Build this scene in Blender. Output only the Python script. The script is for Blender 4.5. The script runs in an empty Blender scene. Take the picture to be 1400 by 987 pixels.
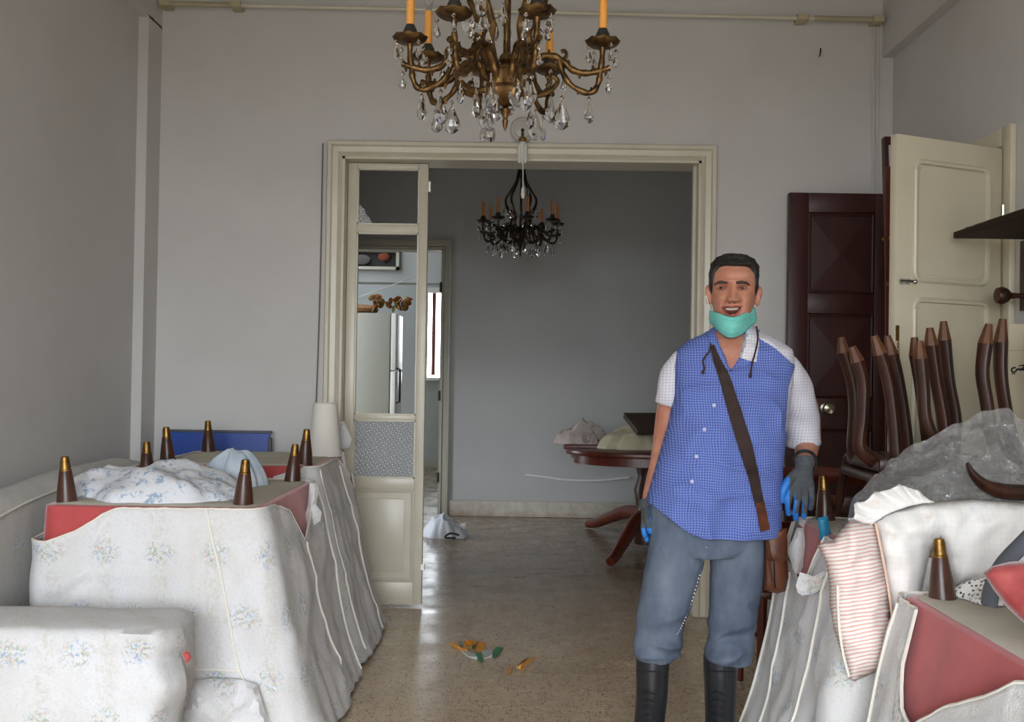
import bpy, bmesh, math, random
from mathutils import Vector as V, Matrix, noise
from mathutils.bvhtree import BVHTree
sc = bpy.context.scene
C = sc.collection
RAD = math.radians
sin, cos, pi = math.sin, math.cos, math.pi
rnd = random.Random(11)

# ------------------------------------------------------------------ camera
CAM = V((0, 0, 1.32)); FPX = 1400.0
yaw, pit, rol = 0.01164, 0.01165, RAD(0.9)
FW = V((-sin(yaw) * cos(pit), cos(yaw) * cos(pit), sin(pit)))
R0 = V((cos(yaw), sin(yaw), 0)); U0 = R0.cross(FW)
RT = R0 * cos(rol) + U0 * sin(rol); UP = U0 * cos(rol) - R0 * sin(rol)
cd = bpy.data.cameras.new('camera'); cam = bpy.data.objects.new('camera', cd); C.objects.link(cam)
cd.sensor_width = 36; cd.lens = 36 * FPX / 1400; cd.clip_start = .05
cam.matrix_world = Matrix(((RT.x, UP.x, -FW.x, CAM.x), (RT.y, UP.y, -FW.y, CAM.y), (RT.z, UP.z, -FW.z, CAM.z), (0, 0, 0, 1)))
sc.camera = cam

# ------------------------------------------------------------------ light: overcast sky through the windows
w = bpy.data.worlds.new('sky'); sc.world = w; w.use_nodes = True
nt = w.node_tree; nt.nodes.clear()
wo = nt.nodes.new('ShaderNodeOutputWorld'); bg = nt.nodes.new('ShaderNodeBackground')
tc = nt.nodes.new('ShaderNodeTexCoord'); sx = nt.nodes.new('ShaderNodeSeparateXYZ'); cr = nt.nodes.new('ShaderNodeValToRGB')
ma = nt.nodes.new('ShaderNodeMath'); ma.operation = 'MULTIPLY_ADD'; ma.inputs[1].default_value = .5; ma.inputs[2].default_value = .5
nt.links.new(tc.outputs['Generated'], sx.inputs[0]); nt.links.new(sx.outputs['Z'], ma.inputs[0]); nt.links.new(ma.outputs[0], cr.inputs[0])
e = cr.color_ramp.elements
e[0].position = .485; e[0].color = (.17, .165, .15, 1)
e[1].position = .5; e[1].color = (.90, .95, 1.0, 1)
x = e.new(1.0); x.color = (.78, .89, 1.0, 1)
nt.links.new(cr.outputs[0], bg.inputs[0]); bg.inputs[1].default_value = 12.8
nt.links.new(bg.outputs[0], wo.inputs[0])

def portal(name, loc, direction, sx_, sy_):
    l = bpy.data.lights.new(name, 'AREA'); l.shape = 'RECTANGLE'; l.size = sx_; l.size_y = sy_
    l.cycles.is_portal = True
    o = bpy.data.objects.new(name, l); C.objects.link(o); o.location = loc
    o.rotation_euler = V(direction).to_track_quat('-Z', 'Y').to_euler()
    return o
portal('balcony_daylight', (-.4, -2.22, 1.48), (0, 1, 0), 3.2, 2.8)
portal('added_opening_daylight', (-2.06, 8.2, .95), (1, 0, 0), .7, 1.2)  # unseen opening, added to brighten the far room's back wall
portal('kitchen_daylight', (-1.1, 14.06, 1.83), (0, -1, 0), .6, 1.2)
sc.view_settings.view_transform = 'Standard'; sc.view_settings.look = 'None'
sc.view_settings.gamma = 1; sc.view_settings.use_curve_mapping = False
sc.view_settings.exposure = 0.0

# ------------------------------------------------------------------ helpers
def pix(x, y, Y):
    d = FW * FPX + RT * (x - 700) + UP * (493.5 - y)
    return CAM + d * (Y / d.y)
def pixz(x, y, z):
    d = FW * FPX + RT * (x - 700) + UP * (493.5 - y)
    return CAM + d * ((z - CAM.z) / d.z)
def S(r, g, b):
    f = lambda c: (c / 255 / 12.92) if c <= 10 else ((c / 255 + .055) / 1.055) ** 2.4
    return (f(r), f(g), f(b), 1)
def lerp(a, b, t): return a + (b - a) * t
def interp(x, pts):
    if x <= pts[0][0]: return pts[0][1]
    for (x0, y0), (x1, y1) in zip(pts, pts[1:]):
        if x <= x1:
            t = (x - x0) / (x1 - x0); t = t * t * (3 - 2 * t)
            return y0 + (y1 - y0) * t
    return pts[-1][1]
def lin(x, pts):
    if x <= pts[0][0]: return pts[0][1]
    for (x0, y0), (x1, y1) in zip(pts, pts[1:]):
        if x <= x1: return y0 + (y1 - y0) * (x - x0) / (x1 - x0)
    return pts[-1][1]
def ns(x, y, z=0, s=1.0): return noise.noise(V((x * s, y * s, z * s)))
def catmull(pts, n=6):
    pts = [V(p) for p in pts]; out = []
    for i in range(len(pts) - 1):
        p0 = pts[max(i - 1, 0)]; p1 = pts[i]; p2 = pts[i + 1]; p3 = pts[min(i + 2, len(pts) - 1)]
        for k in range(n):
            t = k / n
            out.append(.5 * ((2 * p1) + (p2 - p0) * t + (2 * p0 - 5 * p1 + 4 * p2 - p3) * t * t + (3 * p1 - p0 - 3 * p2 + p3) * t ** 3))
    out.append(pts[-1]); return out

ORG = {}
class MB:
    def __init__(s): s.v = []; s.f = []; s.m = []; s.uv = []
    def add(s, verts, faces, mi=0, uv=None):
        b = len(s.v); s.v += [V(p) for p in verts]; s.f += [tuple(i + b for i in f) for f in faces]; s.m += [mi] * len(faces)
        s.uv += (uv if uv else [(0, 0)] * len(verts)); return s
    def box(s, c, d, mat=None, mi=0):
        c = V(c); vs = []
        for i in range(8):
            p = V(((i & 1) - .5, ((i >> 1) & 1) - .5, ((i >> 2) & 1) - .5)); p = V((p.x * d[0], p.y * d[1], p.z * d[2]))
            vs.append(c + (mat @ p if mat else p))
        return s.add(vs, [(0, 2, 3, 1), (4, 5, 7, 6), (0, 1, 5, 4), (2, 6, 7, 3), (0, 4, 6, 2), (1, 3, 7, 5)], mi)
    def bb(s, x0, x1, y0, y1, z0, z1, mi=0):
        return s.box(((x0 + x1) / 2, (y0 + y1) / 2, (z0 + z1) / 2), (x1 - x0, y1 - y0, z1 - z0), None, mi)
    def prism(s, poly, ext, mi=0):
        n = len(poly); poly = [V(p) for p in poly]; ext = V(ext); a = V((0, 0, 0))
        for i in range(n): a += poly[i].cross(poly[(i + 1) % n])
        if a.dot(ext) > 0: poly = poly[::-1]
        vs = poly + [p + ext for p in poly]
        fs = [tuple(range(n)), tuple(range(2 * n - 1, n - 1, -1))] + [(i, i + n, (i + 1) % n + n, (i + 1) % n) for i in range(n)]
        return s.add(vs, fs, mi)
    def loft(s, rings, cap0=True, cap1=True, mi=0, uv=None, wrap=True):
        n = len(rings[0]); vs = [p for r in rings for p in r]; fs = []
        for j in range(len(rings) - 1):
            for i in range(n if wrap else n - 1):
                k = (i + 1) % n
                fs.append((j * n + i, j * n + k, (j + 1) * n + k, (j + 1) * n + i))
        if cap0: fs.append(tuple(range(n - 1, -1, -1)))
        if cap1: fs.append(tuple((len(rings) - 1) * n + i for i in range(n)))
        return s.add(vs, fs, mi, uv)
    def tube(s, path, rad, seg=8, cap=True, mi=0, squash=None):
        path = [V(p) for p in path]; n = len(path)
        if not hasattr(rad, '__len__'): rad = [rad] * n
        t = (path[1] - path[0]).normalized()
        a = V((0, 0, 1)) if abs(t.z) < .9 else V((1, 0, 0))
        nx = t.cross(a).normalized(); rings = []
        for i in range(n):
            t = (path[min(i + 1, n - 1)] - path[max(i - 1, 0)]).normalized()
            nx = (nx - t * nx.dot(t)).normalized(); ny = t.cross(nx)
            r = rad[i] if rad[i] > 0 else 1e-4
            q = squash or (1, 1)
            rings.append([path[i] + nx * (r * q[0] * cos(2 * pi * k / seg)) + ny * (r * q[1] * sin(2 * pi * k / seg)) for k in range(seg)])
        return s.loft(rings, cap, cap, mi)
    def lathe(s, prof, c=(0, 0, 0), seg=16, mat=None, mi=0, cap=True):
        c = V(c); rings = []
        for r, z in prof:
            r = max(r, 1e-4); ring = []
            for k in range(seg):
                p = V((r * cos(2 * pi * k / seg), r * sin(2 * pi * k / seg), z)); ring.append(c + (mat @ p if mat else p))
            rings.append(ring)
        return s.loft(rings, cap, cap, mi)
    def grid(s, fn, nu, nv, mi=0, uvs=(1, 1)):
        vs = []; uv = []
        for j in range(nv + 1):
            for i in range(nu + 1):
                u, v_ = i / nu, j / nv; vs.append(fn(u, v_)); uv.append((u * uvs[0], v_ * uvs[1]))
        fs = [(j * (nu + 1) + i, j * (nu + 1) + i + 1, (j + 1) * (nu + 1) + i + 1, (j + 1) * (nu + 1) + i) for j in range(nv) for i in range(nu)]
        return s.add(vs, fs, mi, uv)
    def blob(s, c, r, seg=16, rings=10, mat=None, mi=0):
        pr = [(sin(pi * k / rings), -cos(pi * k / rings)) for k in range(rings + 1)]
        c = V(c); rr = []
        for a, b in pr:
            a = max(a, 1e-3); ring = []
            for k in range(seg):
                p = V((r[0] * a * cos(2 * pi * k / seg), r[1] * a * sin(2 * pi * k / seg), r[2] * b)); ring.append(c + (mat @ p if mat else p))
            rr.append(ring)
        return s.loft(rr, True, True, mi)
    def mesh(s, name, org, bevel=0, smooth=True, ang=38, bseg=2):
        me = bpy.data.meshes.new(name)
        me.from_pydata([tuple(p - org) for p in s.v], [], s.f)
        if any(m for m in s.m): me.polygons.foreach_set('material_index', s.m)
        if any(u != (0, 0) for u in s.uv):
            l = me.uv_layers.new(name='UVMap')
            li = [0] * len(me.loops); me.loops.foreach_get('vertex_index', li)
            l.data.foreach_set('uv', [c for i in li for c in s.uv[i]])
        bm = bmesh.new(); bm.from_mesh(me)
        if bevel > 0:
            ed = [e_ for e_ in bm.edges if e_.is_manifold and e_.calc_face_angle(0) > RAD(30)]
            bmesh.ops.bevel(bm, geom=ed, offset=bevel, segments=bseg, profile=.5, affect='EDGES', clamp_overlap=True)
        if smooth:
            for f in bm.faces: f.smooth = True
            for e_ in bm.edges:
                if e_.is_manifold and e_.calc_face_angle(0) > RAD(ang): e_.smooth = False
        bm.to_mesh(me); bm.free(); me.update()
        return me
    def build(s, name, mat, parent=None, bevel=0, smooth=True, ang=38, bseg=2, solid=0, label=None, cat=None, group=None, kind=None, off=-1):
        if parent is not None: org = ORG[parent.name]
        else:
            lo = V((min(p.x for p in s.v), min(p.y for p in s.v), min(p.z for p in s.v))); hi = V((max(p.x for p in s.v), max(p.y for p in s.v), max(p.z for p in s.v)))
            org = V(((lo.x + hi.x) / 2, (lo.y + hi.y) / 2, lo.z))
        me = s.mesh(name, org, bevel, smooth, ang, bseg)
        for m in (mat if isinstance(mat, (list, tuple)) else [mat]): me.materials.append(m)
        o = bpy.data.objects.new(name, me); C.objects.link(o)
        if parent is not None: o.parent = parent
        else: o.location = org
        ORG[o.name] = org.copy()
        if solid:
            md = o.modifiers.new('thickness', 'SOLIDIFY'); md.thickness = solid; md.offset = off
        return tag(o, label, cat, group, kind)
def tag(o, label=None, cat=None, group=None, kind=None):
    if label: o['label'] = label
    if cat: o['category'] = cat
    if group: o['group'] = group
    if kind: o['kind'] = kind
    return o
def thing(name, loc, label, cat, group=None, kind=None):
    o = bpy.data.objects.new(name, None); C.objects.link(o); o.location = loc; o.empty_display_size = .1
    ORG[o.name] = V(loc); return tag(o, label, cat, group, kind)
def remesh(mb, vox, it=6, fac=.5):
    me = bpy.data.meshes.new('tmp'); me.from_pydata([tuple(p) for p in mb.v], [], mb.f)
    o = bpy.data.objects.new('tmp', me); C.objects.link(o)
    m = o.modifiers.new('r', 'REMESH'); m.mode = 'VOXEL'; m.voxel_size = vox
    if it:
        q = o.modifiers.new('s', 'SMOOTH'); q.iterations = it; q.factor = fac
    dg = bpy.context.evaluated_depsgraph_get()
    nm = bpy.data.meshes.new_from_object(o.evaluated_get(dg))
    r = MB(); r.add([v.co.copy() for v in nm.vertices], [tuple(p.vertices) for p in nm.polygons])
    bpy.data.objects.remove(o); bpy.data.meshes.remove(me); bpy.data.meshes.remove(nm)
    return r

# ------------------------------------------------------------------ materials
class NT:
    def __init__(s, name):
        s.mat = bpy.data.materials.new(name); s.mat.use_nodes = True; s.t = s.mat.node_tree; s.t.nodes.clear()
        s.out = s.n('ShaderNodeOutputMaterial'); s.p = s.n('ShaderNodeBsdfPrincipled'); s.l(s.p.outputs[0], s.out.inputs[0])
    def n(s, t, **k):
        o = s.t.nodes.new(t)
        for a, b in k.items(): setattr(o, a, b)
        return o
    def l(s, a, b): s.t.links.new(a, b)
    def pos(s, kind='Object', scale=None):
        if kind == 'World': o = s.n('ShaderNodeNewGeometry').outputs['Position']
        else: o = s.n('ShaderNodeTexCoord').outputs[kind]
        if scale:
            m = s.n('ShaderNodeMapping'); m.inputs['Scale'].default_value = scale if hasattr(scale, '__len__') else (scale,) * 3
            s.l(o, m.inputs[0]); o = m.outputs[0]
        return o
    def noise(s, co, scale, detail=4, rough=.55, dist=0):
        o = s.n('ShaderNodeTexNoise'); o.inputs['Scale'].default_value = scale; o.inputs['Detail'].default_value = detail
        o.inputs['Roughness'].default_value = rough; o.inputs['Distortion'].default_value = dist; s.l(co, o.inputs['Vector']); return o.outputs['Fac']
    def voro(s, co, scale, feat='F1', out='Distance', rand=1):
        o = s.n('ShaderNodeTexVoronoi', feature=feat); o.inputs['Scale'].default_value = scale; o.inputs['Randomness'].default_value = rand
        s.l(co, o.inputs['Vector']); return o.outputs[out]
    def ramp(s, fac, stops):
        o = s.n('ShaderNodeValToRGB'); el = o.color_ramp.elements
        while len(el) < len(stops): el.new(.5)
        for e_, (p, c) in zip(el, stops):
            e_.position = p; e_.color = c if hasattr(c, '__len__') else (c, c, c, 1)
        s.l(fac, o.inputs[0]); return o.outputs[0]
    def mix(s, f, a, b, mode='MIX'):
        o = s.n('ShaderNodeMix', data_type='RGBA', blend_type=mode)
        for i, q in ((0, f), (6, a), (7, b)):
            if hasattr(q, 'is_output'): s.l(q, o.inputs[i])
            else: o.inputs[i].default_value = q
        return o.outputs[2]
    def math(s, op, a, b=None, c=None):
        o = s.n('ShaderNodeMath', operation=op)
        for i, q in enumerate((a, b, c)):
            if q is None: continue
            if hasattr(q, 'is_output'): s.l(q, o.inputs[i])
            else: o.inputs[i].default_value = q
        return o.outputs[0]
    def bump(s, h, st=.2, dist=.01):
        o = s.n('ShaderNodeBump'); o.inputs['Strength'].default_value = st; o.inputs['Distance'].default_value = dist
        s.l(h, o.inputs['Height']); s.l(o.outputs[0], s.p.inputs['Normal'])
    def col(s, c):
        if hasattr(c, 'is_output'): s.l(c, s.p.inputs['Base Color'])
        else: s.p.inputs['Base Color'].default_value = c
    def set(s, **k):
        for a, b in k.items():
            i = s.p.inputs[a.replace('_', ' ')]
            if hasattr(b, 'is_output'): s.l(b, i)
            else: i.default_value = b
        return s
def plain(name, c, rough=.6, metal=0, c2=None, scale=6, bump=0, bscale=80, spec=.5, sheen=0, kind='Object', lo=.35, hi=.7, stretch=None, **kw):
    t = NT(name); co = t.pos(kind, stretch)
    if c2: t.col(t.mix(t.ramp(t.noise(co, scale, 5), [(lo, 0), (hi, 1)]), c, c2))
    else: t.col(c)
    t.set(Roughness=rough, Metallic=metal, Specular_IOR_Level=spec)
    if sheen: t.set(Sheen_Weight=sheen, Sheen_Roughness=.4)
    if bump: t.bump(t.noise(co, bscale, 4), bump, .004)
    for a, b in kw.items(): t.set(**{a: b})
    return t.mat
MAT = {}
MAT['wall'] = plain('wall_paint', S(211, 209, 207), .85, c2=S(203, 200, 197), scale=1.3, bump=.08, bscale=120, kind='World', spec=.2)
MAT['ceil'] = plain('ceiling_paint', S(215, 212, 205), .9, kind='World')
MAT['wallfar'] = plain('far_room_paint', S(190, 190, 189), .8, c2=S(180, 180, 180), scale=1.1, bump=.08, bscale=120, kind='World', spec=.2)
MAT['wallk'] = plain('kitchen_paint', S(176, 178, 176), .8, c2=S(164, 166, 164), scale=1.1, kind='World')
MAT['cream'] = plain('cream_gloss_paint', S(214, 208, 190), .32, c2=S(203, 195, 175), scale=3, bump=.03, bscale=40)
MAT['creamdoor'] = plain('cream_door_paint', S(212, 203, 180), .42, c2=S(200, 190, 166), scale=3, bump=.04, bscale=40)
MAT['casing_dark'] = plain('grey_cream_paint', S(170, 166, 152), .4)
MAT['wood'] = plain('dark_polished_wood', S(66, 35, 21), .36, c2=S(36, 18, 11), scale=5, stretch=(6, 6, 1), bump=.05)
MAT['woodred'] = plain('red_brown_wood', S(104, 42, 24), .32, c2=S(70, 27, 16), scale=5, stretch=(6, 6, 1))
MAT['mahog'] = plain('dark_mahogany_varnish', S(62, 20, 18), .42, c2=S(48, 14, 13), scale=4, stretch=(8, 8, 1))
MAT['legwood'] = plain('turned_leg_wood', S(80, 46, 32), .3, c2=S(52, 30, 22), scale=6, stretch=(8, 8, 1))
MAT['brass'] = plain('aged_brass', S(158, 122, 68), .4, 1, c2=S(104, 78, 42), scale=40)
MAT['bronze'] = plain('antique_bronze', S(128, 98, 60), .38, .9, c2=S(52, 37, 25), scale=34, bump=.25, bscale=160)
MAT['bronzedark'] = plain('blackened_bronze', S(74, 60, 46), .4, .8, c2=S(36, 30, 25), scale=30, bump=.2)
MAT['blackmetal'] = plain('black_socket', S(38, 36, 32), .45)
MAT['candle'] = plain('amber_candle_sleeve', S(232, 160, 72), .5, Subsurface_Weight=.15)
MAT['candle2'] = plain('brown_candle_sleeve', S(212, 138, 82), .5)
MAT['velvet'] = plain('red_velvet', S(192, 80, 80), .8, c2=S(172, 66, 66), scale=7, sheen=.5, bump=.1, bscale=300)
MAT['lining'] = plain('beige_lining_cloth', S(205, 200, 186), .9, c2=S(186, 180, 164), scale=3, bump=.1, bscale=200)
MAT['steel'] = plain('brushed_steel', S(170, 168, 160), .3, 1)
MAT['white'] = plain('white_plastic', S(226, 224, 218), .4)
MAT['whitecloth'] = plain('white_cotton', S(228, 228, 228), .9, bump=.2, bscale=220)
MAT['blueboard'] = plain('blue_painted_board', S(48, 84, 176), .5, c2=S(38, 70, 150), scale=3)
MAT['greyboard'] = plain('grey_board_edge', S(84, 88, 96), .6)
MAT['dark'] = plain('painted_interior_shade', S(40, 38, 36), .8)
def glass(name, rough=.0, tint=(1, 1, 1, 1), ior=1.5):
    t = NT(name); t.col(tint); t.set(Roughness=rough, Transmission_Weight=1.0, IOR=ior); return t.mat
MAT['crystal'] = glass('cut_crystal', .0, (.97, .98, 1, 1), 1.52)
MAT['bulb'] = glass('clear_bulb_glass', .03, (.95, .96, 1, 1), 1.15)
def pattern_glass():
    t = NT('patterned_glass'); co = t.pos('Object')
    mp = t.n('ShaderNodeMapping'); mp.inputs['Rotation'].default_value = (0, .6, 0); t.l(co, mp.inputs[0]); h = t.voro(mp.outputs[0], 52, rand=.25); t.set(Roughness=.15, Transmission_Weight=.3, IOR=1.45)
    r = t.ramp(h, [(.12, S(245, 247, 248)), (.4, S(160, 164, 166)), (.6, S(205, 208, 210))]); t.col(r); t.bump(h, .9, .006); return t.mat
MAT['pglass'] = pattern_glass()
def clearglass():
    t = NT('thin_clear_glass'); t.t.nodes.remove(t.p)
    a = t.n('ShaderNodeBsdfTransparent'); a.inputs[0].default_value = (.93, .96, .95, 1); g = t.n('ShaderNodeBsdfGlossy'); g.inputs['Roughness'].default_value = .02
    f = t.n('ShaderNodeFresnel'); f.inputs[0].default_value = 1.45; m = t.n('ShaderNodeMixShader')
    t.l(f.outputs[0], m.inputs[0]); t.l(a.outputs[0], m.inputs[1]); t.l(g.outputs[0], m.inputs[2]); t.l(m.outputs[0], t.out.inputs[0]); return t.mat
MAT['clear'] = clearglass()
def plastic_sheet():
    t = NT('clear_plastic_film'); t.t.nodes.remove(t.p); co = t.pos('Object')
    a = t.n('ShaderNodeBsdfTransparent'); a.inputs[0].default_value = (.93, .93, .93, 1)
    d = t.n('ShaderNodeBsdfDiffuse'); d.inputs[0].default_value = (.8, .8, .8, 1)
    g = t.n('ShaderNodeBsdfGlossy'); g.inputs['Roughness'].default_value = .07
    b = t.n('ShaderNodeBump'); b.inputs['Strength'].default_value = .8; b.inputs['Distance'].default_value = .02
    t.l(t.noise(co, 14, 5, .6, 1.5), b.inputs['Height']); t.l(b.outputs[0], g.inputs['Normal'])
    m1 = t.n('ShaderNodeMixShader'); m1.inputs[0].default_value = .15; t.l(a.outputs[0], m1.inputs[1]); t.l(d.outputs[0], m1.inputs[2])
    f = t.n('ShaderNodeFresnel'); f.inputs[0].default_value = 1.5; t.l(b.outputs[0], f.inputs[1]); m = t.n('ShaderNodeMixShader')
    fm = t.math('MINIMUM', t.math('MULTIPLY', f.outputs[0], 1.6), .5)
    t.l(fm, m.inputs[0]); t.l(m1.outputs[0], m.inputs[1]); t.l(g.outputs[0], m.inputs[2]); t.l(m.outputs[0], t.out.inputs[0]); return t.mat
MAT['film'] = plastic_sheet()
def terrazzo():
    t = NT('terrazzo'); co = t.pos('World')
    big = t.noise(co, 1.7, 4)
    base = t.mix(t.ramp(big, [(.35, 0), (.7, 1)]), S(214, 194, 168), S(198, 176, 148))
    oi = t.n('ShaderNodeObjectInfo').outputs['Random']
    base = t.mix(t.math('MULTIPLY', oi, .22), base, S(168, 150, 128))
    v1 = t.voro(co, 72); c1 = t.voro(co, 72, out='Color')
    sp = t.n('ShaderNodeSeparateColor'); t.l(c1, sp.inputs[0])
    chip = t.math('MULTIPLY', t.math('LESS_THAN', v1, .4), t.math('GREATER_THAN', sp.outputs[0], .5))
    base = t.mix(t.math('MULTIPLY', chip, .7), base, S(132, 86, 64))
    v2 = t.voro(co, 34); c2 = t.voro(co, 34, out='Color'); s2 = t.n('ShaderNodeSeparateColor'); t.l(c2, s2.inputs[0])
    chip2 = t.math('MULTIPLY', t.math('LESS_THAN', v2, .3), t.math('GREATER_THAN', s2.outputs[1], .78))
    base = t.mix(t.math('MULTIPLY', chip2, .6), base, S(206, 194, 176))
    # dried muddy water on the far room's floor
    sep = t.n('ShaderNodeSeparateXYZ'); t.l(co, sep.inputs[0])
    edge = t.math('ADD', sep.outputs['Y'], t.math('MULTIPLY', t.noise(co, 1.5, 4), 1.2))
    zone = t.ramp(t.math('MULTIPLY', t.math('SUBTRACT', edge, 5.7), .6), [(0, 0), (1, 1)])
    mud = t.ramp(t.noise(t.pos('World', (1, 2.4, 1)), 2.2, 6, .65), [(.3, 0), (.75, 1)])
    mudc = t.mix(mud, S(108, 93, 75), S(136, 119, 97))
    t.col(t.mix(t.math('MULTIPLY', zone, .85), base, mudc))
    t.set(Roughness=t.ramp(t.noise(co, 5, 5), [(.3, .17), (.75, .36)]), Specular_IOR_Level=.45)
    t.bump(t.noise(co, 90, 3), .03, .002)
    return t.mat
MAT['floor'] = terrazzo()
def floral(name, ground, strength=.5, tint=S(206, 198, 186), cw=.19, ch=.205):
    t = NT(name); co = t.pos('Object'); sp = t.n('ShaderNodeSeparateXYZ'); t.l(co, sp.inputs[0])
    wob = t.noise(co, 2.2, 2)
    a = t.math('ADD', t.math('ADD', sp.outputs['X'], t.math('MULTIPLY', sp.outputs['Y'], .93)), t.math('MULTIPLY', wob, .06))
    b = t.math('ADD', sp.outputs['Z'], t.math('MULTIPLY', t.noise(co, 1.7, 2), .08))
    row = t.math('FLOOR', t.math('DIVIDE', b, ch))
    a2 = t.math('ADD', t.math('DIVIDE', a, cw), t.math('MULTIPLY', t.math('MODULO', t.math('ABSOLUTE', row), 2.0), .5))
    fa = t.math('SUBTRACT', t.math('FRACT', a2), .5); fb = t.math('SUBTRACT', t.math('FRACT', t.math('DIVIDE', b, ch)), .5)
    d = t.math('SQRT', t.math('ADD', t.math('POWER', t.math('MULTIPLY', fa, cw), 2.0), t.math('POWER', t.math('MULTIPLY', fb, ch * 1.25), 2.0)))
    bou = t.ramp(t.math('ADD', d, t.math('MULTIPLY', t.noise(co, 34, 3), .05)), [(.058, 1), (.088, 0)])
    v = t.noise(co, 85, 2, .5)
    pc = t.ramp(t.noise(co, 42, 2, .5, .4), [(.3, S(134, 150, 178)), (.4, S(158, 176, 206)), (.46, S(236, 236, 240)), (.5, S(142, 166, 136)), (.55, S(160, 178, 158)), (.6, S(222, 190, 182)), (.7, S(150, 164, 186))])
    pm = t.math('MULTIPLY', t.math('MULTIPLY', bou, t.ramp(v, [(.42, 0), (.56, 1)])), strength)
    st_ = t.ramp(t.math('ABSOLUTE', t.math('SUBTRACT', t.math('FRACT', t.math('DIVIDE', a, cw)), .5)), [(.30, 0), (.42, 1)])
    mot = t.ramp(t.noise(co, 70, 3, .7), [(.42, 0), (.7, 1)])
    g = t.mix(t.math('MULTIPLY', t.math('MULTIPLY', st_, mot), .6), ground, tint)
    g = t.mix(t.ramp(t.noise(t.pos('Object', (1, 1, .6)), 5, 5, .7), [(.42, 0), (.7, .4)]), g, tint)
    g = t.mix(t.ramp(t.noise(co, 120, 2, .7), [(.5, 0), (.8, .45)]), g, S(186, 186, 188))
    t.col(t.mix(pm, g, pc)); t.set(Roughness=.95, Specular_IOR_Level=.15, Sheen_Weight=.1)
    t.bump(t.math('ADD', t.math('MULTIPLY', t.noise(co, 240, 2), .35), t.noise(co, 11, 4, .6, .7)), .5, .01)
    return t.mat
MAT['cover'] = floral('floral_slipcover', S(222, 221, 223), .75, tint=S(196, 190, 176))
MAT['coverold'] = floral('greyed_floral_slipcover', S(196, 194, 190), .7, tint=S(166, 163, 156))
MAT['piping'] = plain('cream_piping', S(232, 228, 218), .9)
# ------------------------------------------------------------------ the setting
ZC = 3.45; YB = 5.65; YB2 = 5.86; YF = 9.43
XL, XR = -2.04, 2.01
OL = pix(464, 500, YB).x; OR = pix(955, 500, YB).x; OT = 2.505      # the wide opening between the two rooms
def st(mb, name, mat, **k): return mb.build(name, mat, None, smooth=False, kind='structure', **k)

fl = MB().bb(-2.3, 2.5, -2.4, 14.4, -.12, -.0016)
FLOOR = st(fl, 'floor', MAT['floor'])
# floor tiles that the view can tell apart
TS = .23
tile_me = None
for j in range(16, 42):
    for i in range(-5, 10):
        cx, cy = (i + .5) * TS - .03, j * TS + .02
        px = 716 + cx * 1400 / cy
        if not (440 < px < (1010 if cy < 5.5 else 925)) or cy < 3.62 or cy + TS / 2 > YF: continue
        if tile_me is None:
            m = MB().bb(-TS / 2 + .0007, TS / 2 - .0007, -TS / 2 + .0007, TS / 2 - .0007, -.002, 0)
            tile_me = m.mesh('tile', V((0, 0, 0)), 0, False); tile_me.materials.append(MAT['floor'])
        o = bpy.data.objects.new('tile', tile_me); C.objects.link(o); o.parent = FLOOR
        o.location = V((cx, cy, 0)) - ORG['floor']

# left wall with its corner column and beam
XLR = XL - .055
st(MB().bb(XLR - .2, XLR, -2.3, 5.47, 0, ZC), 'wall_left', MAT['wall'])
st(MB().bb(XLR - .2, XL, 5.45, YB + .02, 0, 3.21).bb(XLR - .2, XL, -2.3, YB + .02, 3.2, ZC), 'wall_left_column', MAT['wall'])
# right wall, doorway in it, beam above
DY0, DY1, DT = 4.30, 5.12, 2.30
wr = MB().bb(XR, XR + .2, -2.3, DY0, 0, ZC).bb(XR, XR + .2, DY1, YB + .02, 0, ZC).bb(XR, XR + .2, DY0, DY1, DT, ZC)
st(wr, 'wall_right', MAT['wall'])
st(MB().bb(XR - .06, XR + .01, -2.3, YB + .01, 3.09, ZC), 'trim_1', MAT['wall'])
# wall towards the second room
wb = MB().bb(XLR - .2, OL, YB, YB2, 0, ZC).bb(OR, XR + .2, YB, YB2, 0, ZC).bb(OL, OR, YB, YB2, OT, ZC)
st(wb, 'wall_back', MAT['wall'])
st(MB().bb(-2.4, 2.5, -2.4, YB2, ZC, ZC + .15), 'ceiling', MAT['ceil'])
# wall behind the camera with the balcony opening that lets the daylight in
wc = MB().bb(-2.3, -2.0, -2.4, -2.2, 0, ZC).bb(1.2, 2.3, -2.4, -2.2, 0, ZC).bb(-2.0, 1.2, -2.4, -2.2, 2.9, ZC).bb(-2.0, 1.2, -2.4, -2.2, 0, .07)
st(wc, 'wall_front', MAT['wall'])

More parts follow.
